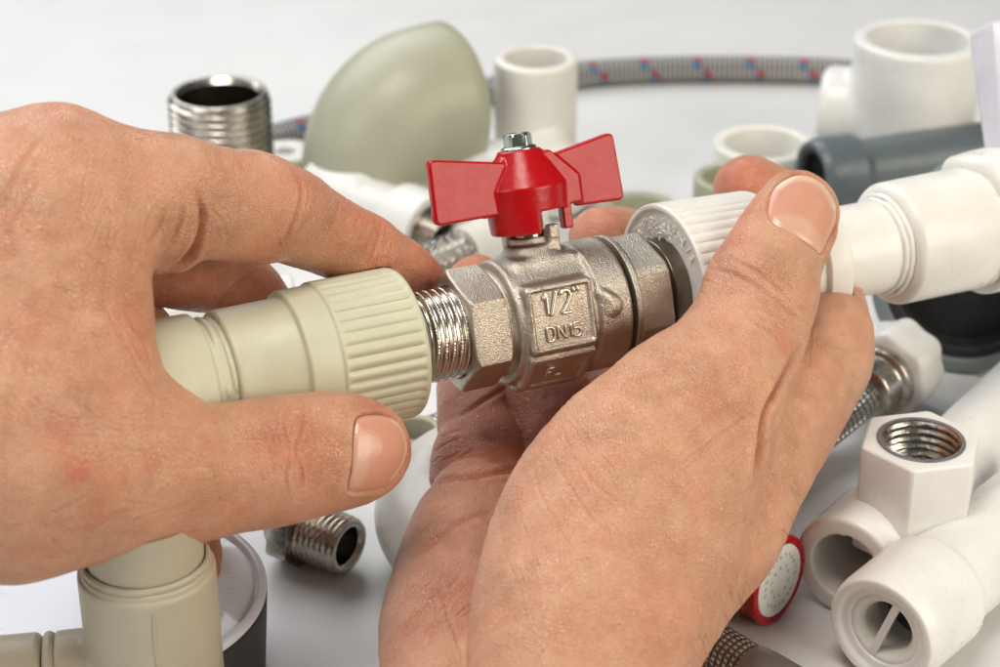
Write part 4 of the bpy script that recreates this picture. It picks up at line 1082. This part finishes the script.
b_ = k.bump(hgt, .00034, k.math('MULTIPLY', reg, .9)); b_ = k.bump(pores, .0002, .6, b_)
k.p(Base_Color=base, Roughness=k.ramp(k.noise(700, 3), [(.3, .29), (.8, .48)]), Specular_IOR_Level=.5, Subsurface_Weight=.16, Subsurface_Scale=.0035, Normal=b_)
k.b.inputs['Subsurface Radius'].default_value = (1.0, .32, .16); M['skin'] = k.m
k = NT('hair'); k.p(Base_Color=(.16, .085, .045, 1), Roughness=.4); M['hair'] = k.m
for key, rot, scl in (('nail', (0, 0, 0), (120, 2600, 2600)), ('nail_b', (0, -.45, 0), (2600, 2600, 120))):
    k = NT(key); tn_ = k.n('ShaderNodeAttribute', attribute_name='tint').outputs['Color']
    st = k.noise(400, 3); rdg = k.n('ShaderNodeTexNoise', i_Vector=k.n('ShaderNodeMapping', i_Vector=k.co(), i_Rotation=rot, i_Scale=scl), i_Scale=1.0, i_Detail=1.0).outputs['Fac']
    k.p(Base_Color=k.mix(k.math('MULTIPLY', st, .3), k.mix(k.math('MULTIPLY', rdg, .22), tn_, (.74, .48, .38)), (.58, .30, .22)), Roughness=k.ramp(st, [(.3, .17), (.8, .28)]), Specular_IOR_Level=.5, Subsurface_Weight=.2, Subsurface_Scale=.002,
        Normal=k.bump(k.noise(260, 2), .00005, 1.0, k.bump(rdg, .00006))); k.b.inputs['Subsurface Radius'].default_value = (1, .4, .25); M[key] = k.m

rg = np.random.default_rng(3)
def family(p0, p1, n, length, ang, jit, w, dep, bend=.15):
    """n roughly parallel fine wrinkles scattered between two points (px); ang in degrees"""
    out = []
    for i in range(n):
        c = np.array(p0)+(np.array(p1)-np.array(p0))*((i+rg.uniform(.1, .9))/n)+rg.normal(0, jit, 2); a = math.radians(ang+rg.normal(0, 7)); L = length*rg.uniform(.5, 1.15)
        d = np.array([math.cos(a), math.sin(a)]); nn = np.array([-d[1], d[0]]); b = rg.normal(0, bend)*L*.3
        out.append(([c-d*L/2, c-d*L/6+nn*(b+rg.normal(0, 1)), c+d*L/6+nn*(b+rg.normal(0, 1)), c+d*L/2], 1.25*w*rg.uniform(.8, 1.25), 1.9*dep*rg.uniform(.5, 1.2)))
    return out
LC = [([(288, 405), (284, 430), (290, 455), (286, 480), (292, 505)], 1.7, .034), ([(300, 402), (303, 425), (296, 450), (302, 478), (300, 500)], 1.8, .040),
      ([(272, 420), (270, 450), (275, 480)], 1.4, .016), ([(262, 425), (258, 455), (264, 490)], 1.4, .014), ([(312, 425), (315, 450), (309, 474)], 1.3, .014), ([(288, 440), (298, 452), (312, 456)], 1.2, .012),
      ([(296, 172), (303, 190), (298, 214), (288, 236), (272, 252)], 2.4, .05), ([(306, 178), (309, 196), (303, 216)], 1.6, .02), ([(382, 226), (376, 246), (366, 268)], 1.5, .018),
      ([(199, 194), (203, 219), (196, 244), (182, 262), (164, 273)], 3.2, .16), ([(183, 203), (181, 222), (168, 246)], 2.6, .055), ([(166, 205), (159, 228), (147, 248)], 2.4, .035),
      ([(206, 204), (222, 222), (226, 246)], 2.0, .015), ([(254, 273), (238, 284), (222, 300), (214, 309)], 2.4, .05, 42, 48),
      ([(120, 300), (132, 325), (146, 345), (152, 372)], 1.6, .022), ([(108, 318), (124, 340), (138, 366), (150, 392)], 1.6, .020), ([(100, 290), (112, 322), (126, 352)], 1.4, .014), ([(130, 370), (150, 392), (180, 404)], 1.5, .014),
      ([(0, 214), (14, 178), (32, 150), (46, 136)], 3.0, .028), ([(2, 244), (24, 206), (44, 176)], 2.4, .016)]
LC += family((120, 285), (148, 380), 12, 42, 62, 6, 1.1, .009)+family((70, 190), (150, 240), 16, 40, 105, 12, 1.1, .006)+family((60, 420), (200, 440), 16, 46, 8, 14, 1.2, .007)
LC += family((270, 430), (318, 470), 16, 34, 88, 8, 1.0, .009)+family((225, 160), (280, 240), 12, 26, 70, 12, 1.0, .005)+family((320, 190), (400, 262), 16, 22, 120, 6, 1.0, .005)
LC += family((340, 400), (345, 412), 4, 18, 20, 3, 1.0, .008)+family((50, 500), (200, 520), 14, 40, -15, 10, 1.2, .006)
LB = [(226, 226, 40.4, .55, .06), (188, 228, 40.0, .22, .05), (166, 240, 40.0, .30, .05), (66, 132, 38.9, .60, .15), (28, 150, 38.6, .45, -.05), (300, 450, 39.6, .5, .05), (120, 480, 37.2, .9, .05), (85, 470, 36.4, .6, .05)]
LT = [(60, 120, 39, .9, .30), (110, 130, 39, .8, .15), (58, 438, 36.8, .42, .55), (40, 445, 36.8, .5, .30), (76, 470, 36.7, .35, .65), (110, 482, 36.9, .6, .35), (95, 508, 37.2, .45, .45), (150, 467, 37.6, .25, .4),
      (300, 450, 39.4, .8, .42), (372, 405, 40.6, .5, .55), (398, 450, 41, .5, .45), (130, 330, 38.5, .8, .38), (425, 275, 44.8, 1.2, .62), (300, 190, 42, .8, .34), (360, 235, 43.5, 1.4, .45), (250, 245, 41.5, .9, .32), (230, 215, 41, 1.0, .15), (190, 280, 43, 1.5, .45), (260, 300, 44, 1.2, .5), (205, 560, 43.5, 1, .5), (150, 330, 43.5, 1, .5)]
LN = dict(z=40.2, tip=(404, 455), tipr=46, ew=2.6,
          outline=[(356.4, 421), (361, 416.5), (369.6, 414.7), (381.6, 414.7), (393.6, 418.8), (402, 427), (406.4, 439), (407.2, 451), (402.6, 465.6), (393.2, 480), (381.6, 488.2), (367, 491), (351.6, 491.5), (349.0, 487), (351.0, 476), (353.3, 460.8), (354.2, 439)],
          lunula=[(350, 418), (357, 425), (366, 433), (371, 445), (371, 458), (367, 472), (360, 484), (350, 493), (344, 460)],
          edge=[(393, 418), (402, 427), (406, 439), (407, 451), (402, 466), (393, 479)])
finish_hand('hand', lv, lq, LC, LB, LN, LT, 101, 'left hand, palm down, pinching the ribbed beige collar between thumb and index finger', [(190, 134, 60, 5, 26, -.35), (90, 122, 50, 8, 14, -.2), (60, 300, 70, 110, 40, -.6), (20, 540, 40, 20, 14, -.3)])
RC = [([(712, 268), (738, 276), (762, 290), (790, 312), (812, 328)], 2.2, .05), ([(728, 258), (752, 268), (776, 286), (797, 306), (816, 318)], 1.9, .036), ([(748, 320), (768, 330), (786, 348)], 1.6, .024), ([(742, 312), (756, 326), (775, 338)], 1.4, .014),
      ([(801, 347), (790, 364), (778, 386), (766, 410), (760, 440), (757, 470), (756, 484)], 3.0, .15), ([(764, 436), (761, 452), (757, 472)], 2.2, .07),
      ([(766, 412), (742, 420), (716, 440), (690, 466), (676, 480)], 2.6, .020), ([(762, 424), (738, 440), (712, 462), (694, 484)], 2.4, .012), ([(756, 440), (738, 458), (716, 482)], 1.8, .014), ([(764, 405), (736, 404), (704, 418)], 1.8, .014),
      ([(560, 425), (576, 460), (600, 488), (622, 508)], 1.8, .019), ([(548, 440), (560, 470), (582, 505), (604, 536)], 1.7, .017), ([(572, 414), (594, 448), (622, 478)], 1.7, .017), ([(532, 456), (540, 492), (560, 530), (580, 560)], 1.7, .015), ([(590, 400), (610, 434), (640, 466)], 1.7, .017),
      ([(516, 470), (518, 510), (536, 560), (552, 600)], 1.4, .012), ([(606, 392), (622, 420), (650, 450)], 1.3, .012), ([(622, 382), (636, 404), (656, 430)], 1.3, .014), ([(498, 508), (504, 550), (520, 590), (532, 640)], 1.4, .010),
      ([(790, 380), (800, 400), (806, 430)], 1.4, .008), ([(776, 386), (800, 384), (820, 392)], 1.4, .010), ([(786, 366), (806, 362), (826, 372)], 1.3, .010),
      ([(427, 487), (448, 480), (480, 476), (512, 470), (545, 468)], 2.8, .08, 41, 49), ([(446, 422), (466, 412), (492, 396), (515, 382)], 2.4, .05, 42, 50),
      ([(408, 560), (430, 545), (452, 528), (478, 516), (496, 512)], 3.2, .042, 39, 47), ([(418, 520), (440, 510), (470, 500)], 2.4, .026, 39, 47), ([(400, 600), (430, 592), (462, 580)], 2.8, .030, 39, 47), ([(396, 640), (416, 612), (440, 596), (466, 590)], 2.6, .034, 39, 47), ([(420, 660), (440, 622), (466, 600)], 2.4, .026, 39, 47), ([(440, 585), (450, 620), (462, 655)], 2.2, .028, 39, 47),
      ([(434, 452), (446, 444), (462, 438)], 1.6, .02, 42, 48), ([(438, 440), (450, 434), (464, 430)], 1.6, .02, 42, 48), ([(720, 196), (744, 190), (770, 196)], 1.2, .006, 46, 53)]
RC += family((560, 420), (640, 520), 34, 50, 55, 30, 1.2, .0045)+family((660, 320), (740, 400), 26, 30, 40, 18, 1.1, .0045)+family((690, 440), (770, 520), 34, 40, 140, 22, 1.2, .0055)+family((600, 560), (740, 560), 50, 24, 12, 36, 1.1, .0035)
RC += family((720, 290), (800, 330), 14, 24, 32, 10, 1.0, .009)+family((700, 250), (722, 330), 12, 20, 25, 5, 1.0, .008)+family((800, 400), (820, 350), 10, 40, 100, 12, 1.0, .005)+family((560, 600), (680, 640), 40, 26, 8, 30, 1.1, .0035)
RC += [c_+(39, 47) for c_ in family((410, 560), (470, 640), 22, 40, -40, 22, 1.2, .010)]+[c_+(42, 49) for c_ in family((440, 440), (480, 470), 10, 20, -25, 8, 1.1, .010)]
RB = [(800, 345, 44.6, .5, .03), (745, 330, 42.4, .5, .05), (650, 520, 38, 1.2, .05)]
RT = [(720, 240, 44.5, .9, .55), (745, 205, 44.6, .6, .5), (800, 170, 45, .45, .45), (836, 230, 45, .5, .5), (745, 180, 49.5, 1.2, .62), (775, 345, 42.8, .5, .5), (745, 290, 43.4, .8, .22), (700, 290, 43.8, .6, .3), (660, 380, 42, .7, .2), (860, 300, 46.5, .8, .30), (600, 225, 48, 1.2, .42), (478, 265, 48, 1.0, .6),
      (425, 590, 41.6, 2.6, .95, (.75, .43, .31)), (450, 520, 43, 1.6, .9, (.73, .40, .285)), (425, 600, 41.6, 2.2, .12), (470, 430, 45.5, 2.2, 1.0, (.62, .26, .16)), (560, 410, 46, 2.2, 1.0, (.58, .21, .13)), (440, 650, 40.5, 1.8, .20), (560, 470, 41, 1.2, .12), (640, 610, 38.6, 1.2, .22), (710, 500, 41, 1.0, .18), (470, 600, 41, 1.2, .3)]  # palm pinks; deep reds below the valve also paint in its shade
RN = dict(z=44.5, tip=(812, 180), tipr=52, ew=4.6,
          outline=[(769.4, 217.5), (767.8, 208.5), (770.5, 195), (777, 185), (788.5, 178), (799.7, 175), (813, 178), (824.5, 186), (832, 196), (836.3, 206), (837.0, 217.5), (835, 226.5), (829, 240), (821.5, 253.5), (815.5, 249), (802, 239), (788.5, 231), (775, 224)],
          lunula=[(768, 222), (775, 217), (787, 215), (800, 216), (811, 224), (819, 235), (822, 248), (820, 256), (800, 243), (780, 230)],
          edge=[(779, 184), (788.5, 178.5), (799.7, 176), (813, 178.5), (824, 186), (831.5, 196), (835, 206)])
finish_hand('hand', rv, rq, RC, RB, RN, RT, 202, 'right hand, palm up, cradling the valve from below with its thumb on the white adapter', [(735, 595, 16, 26, 24, -.9), (700, 640, 14, 20, 12, -1.0), (790, 505, 12, 30, 8, -.8)])
print('script seconds', time.time()-T00)
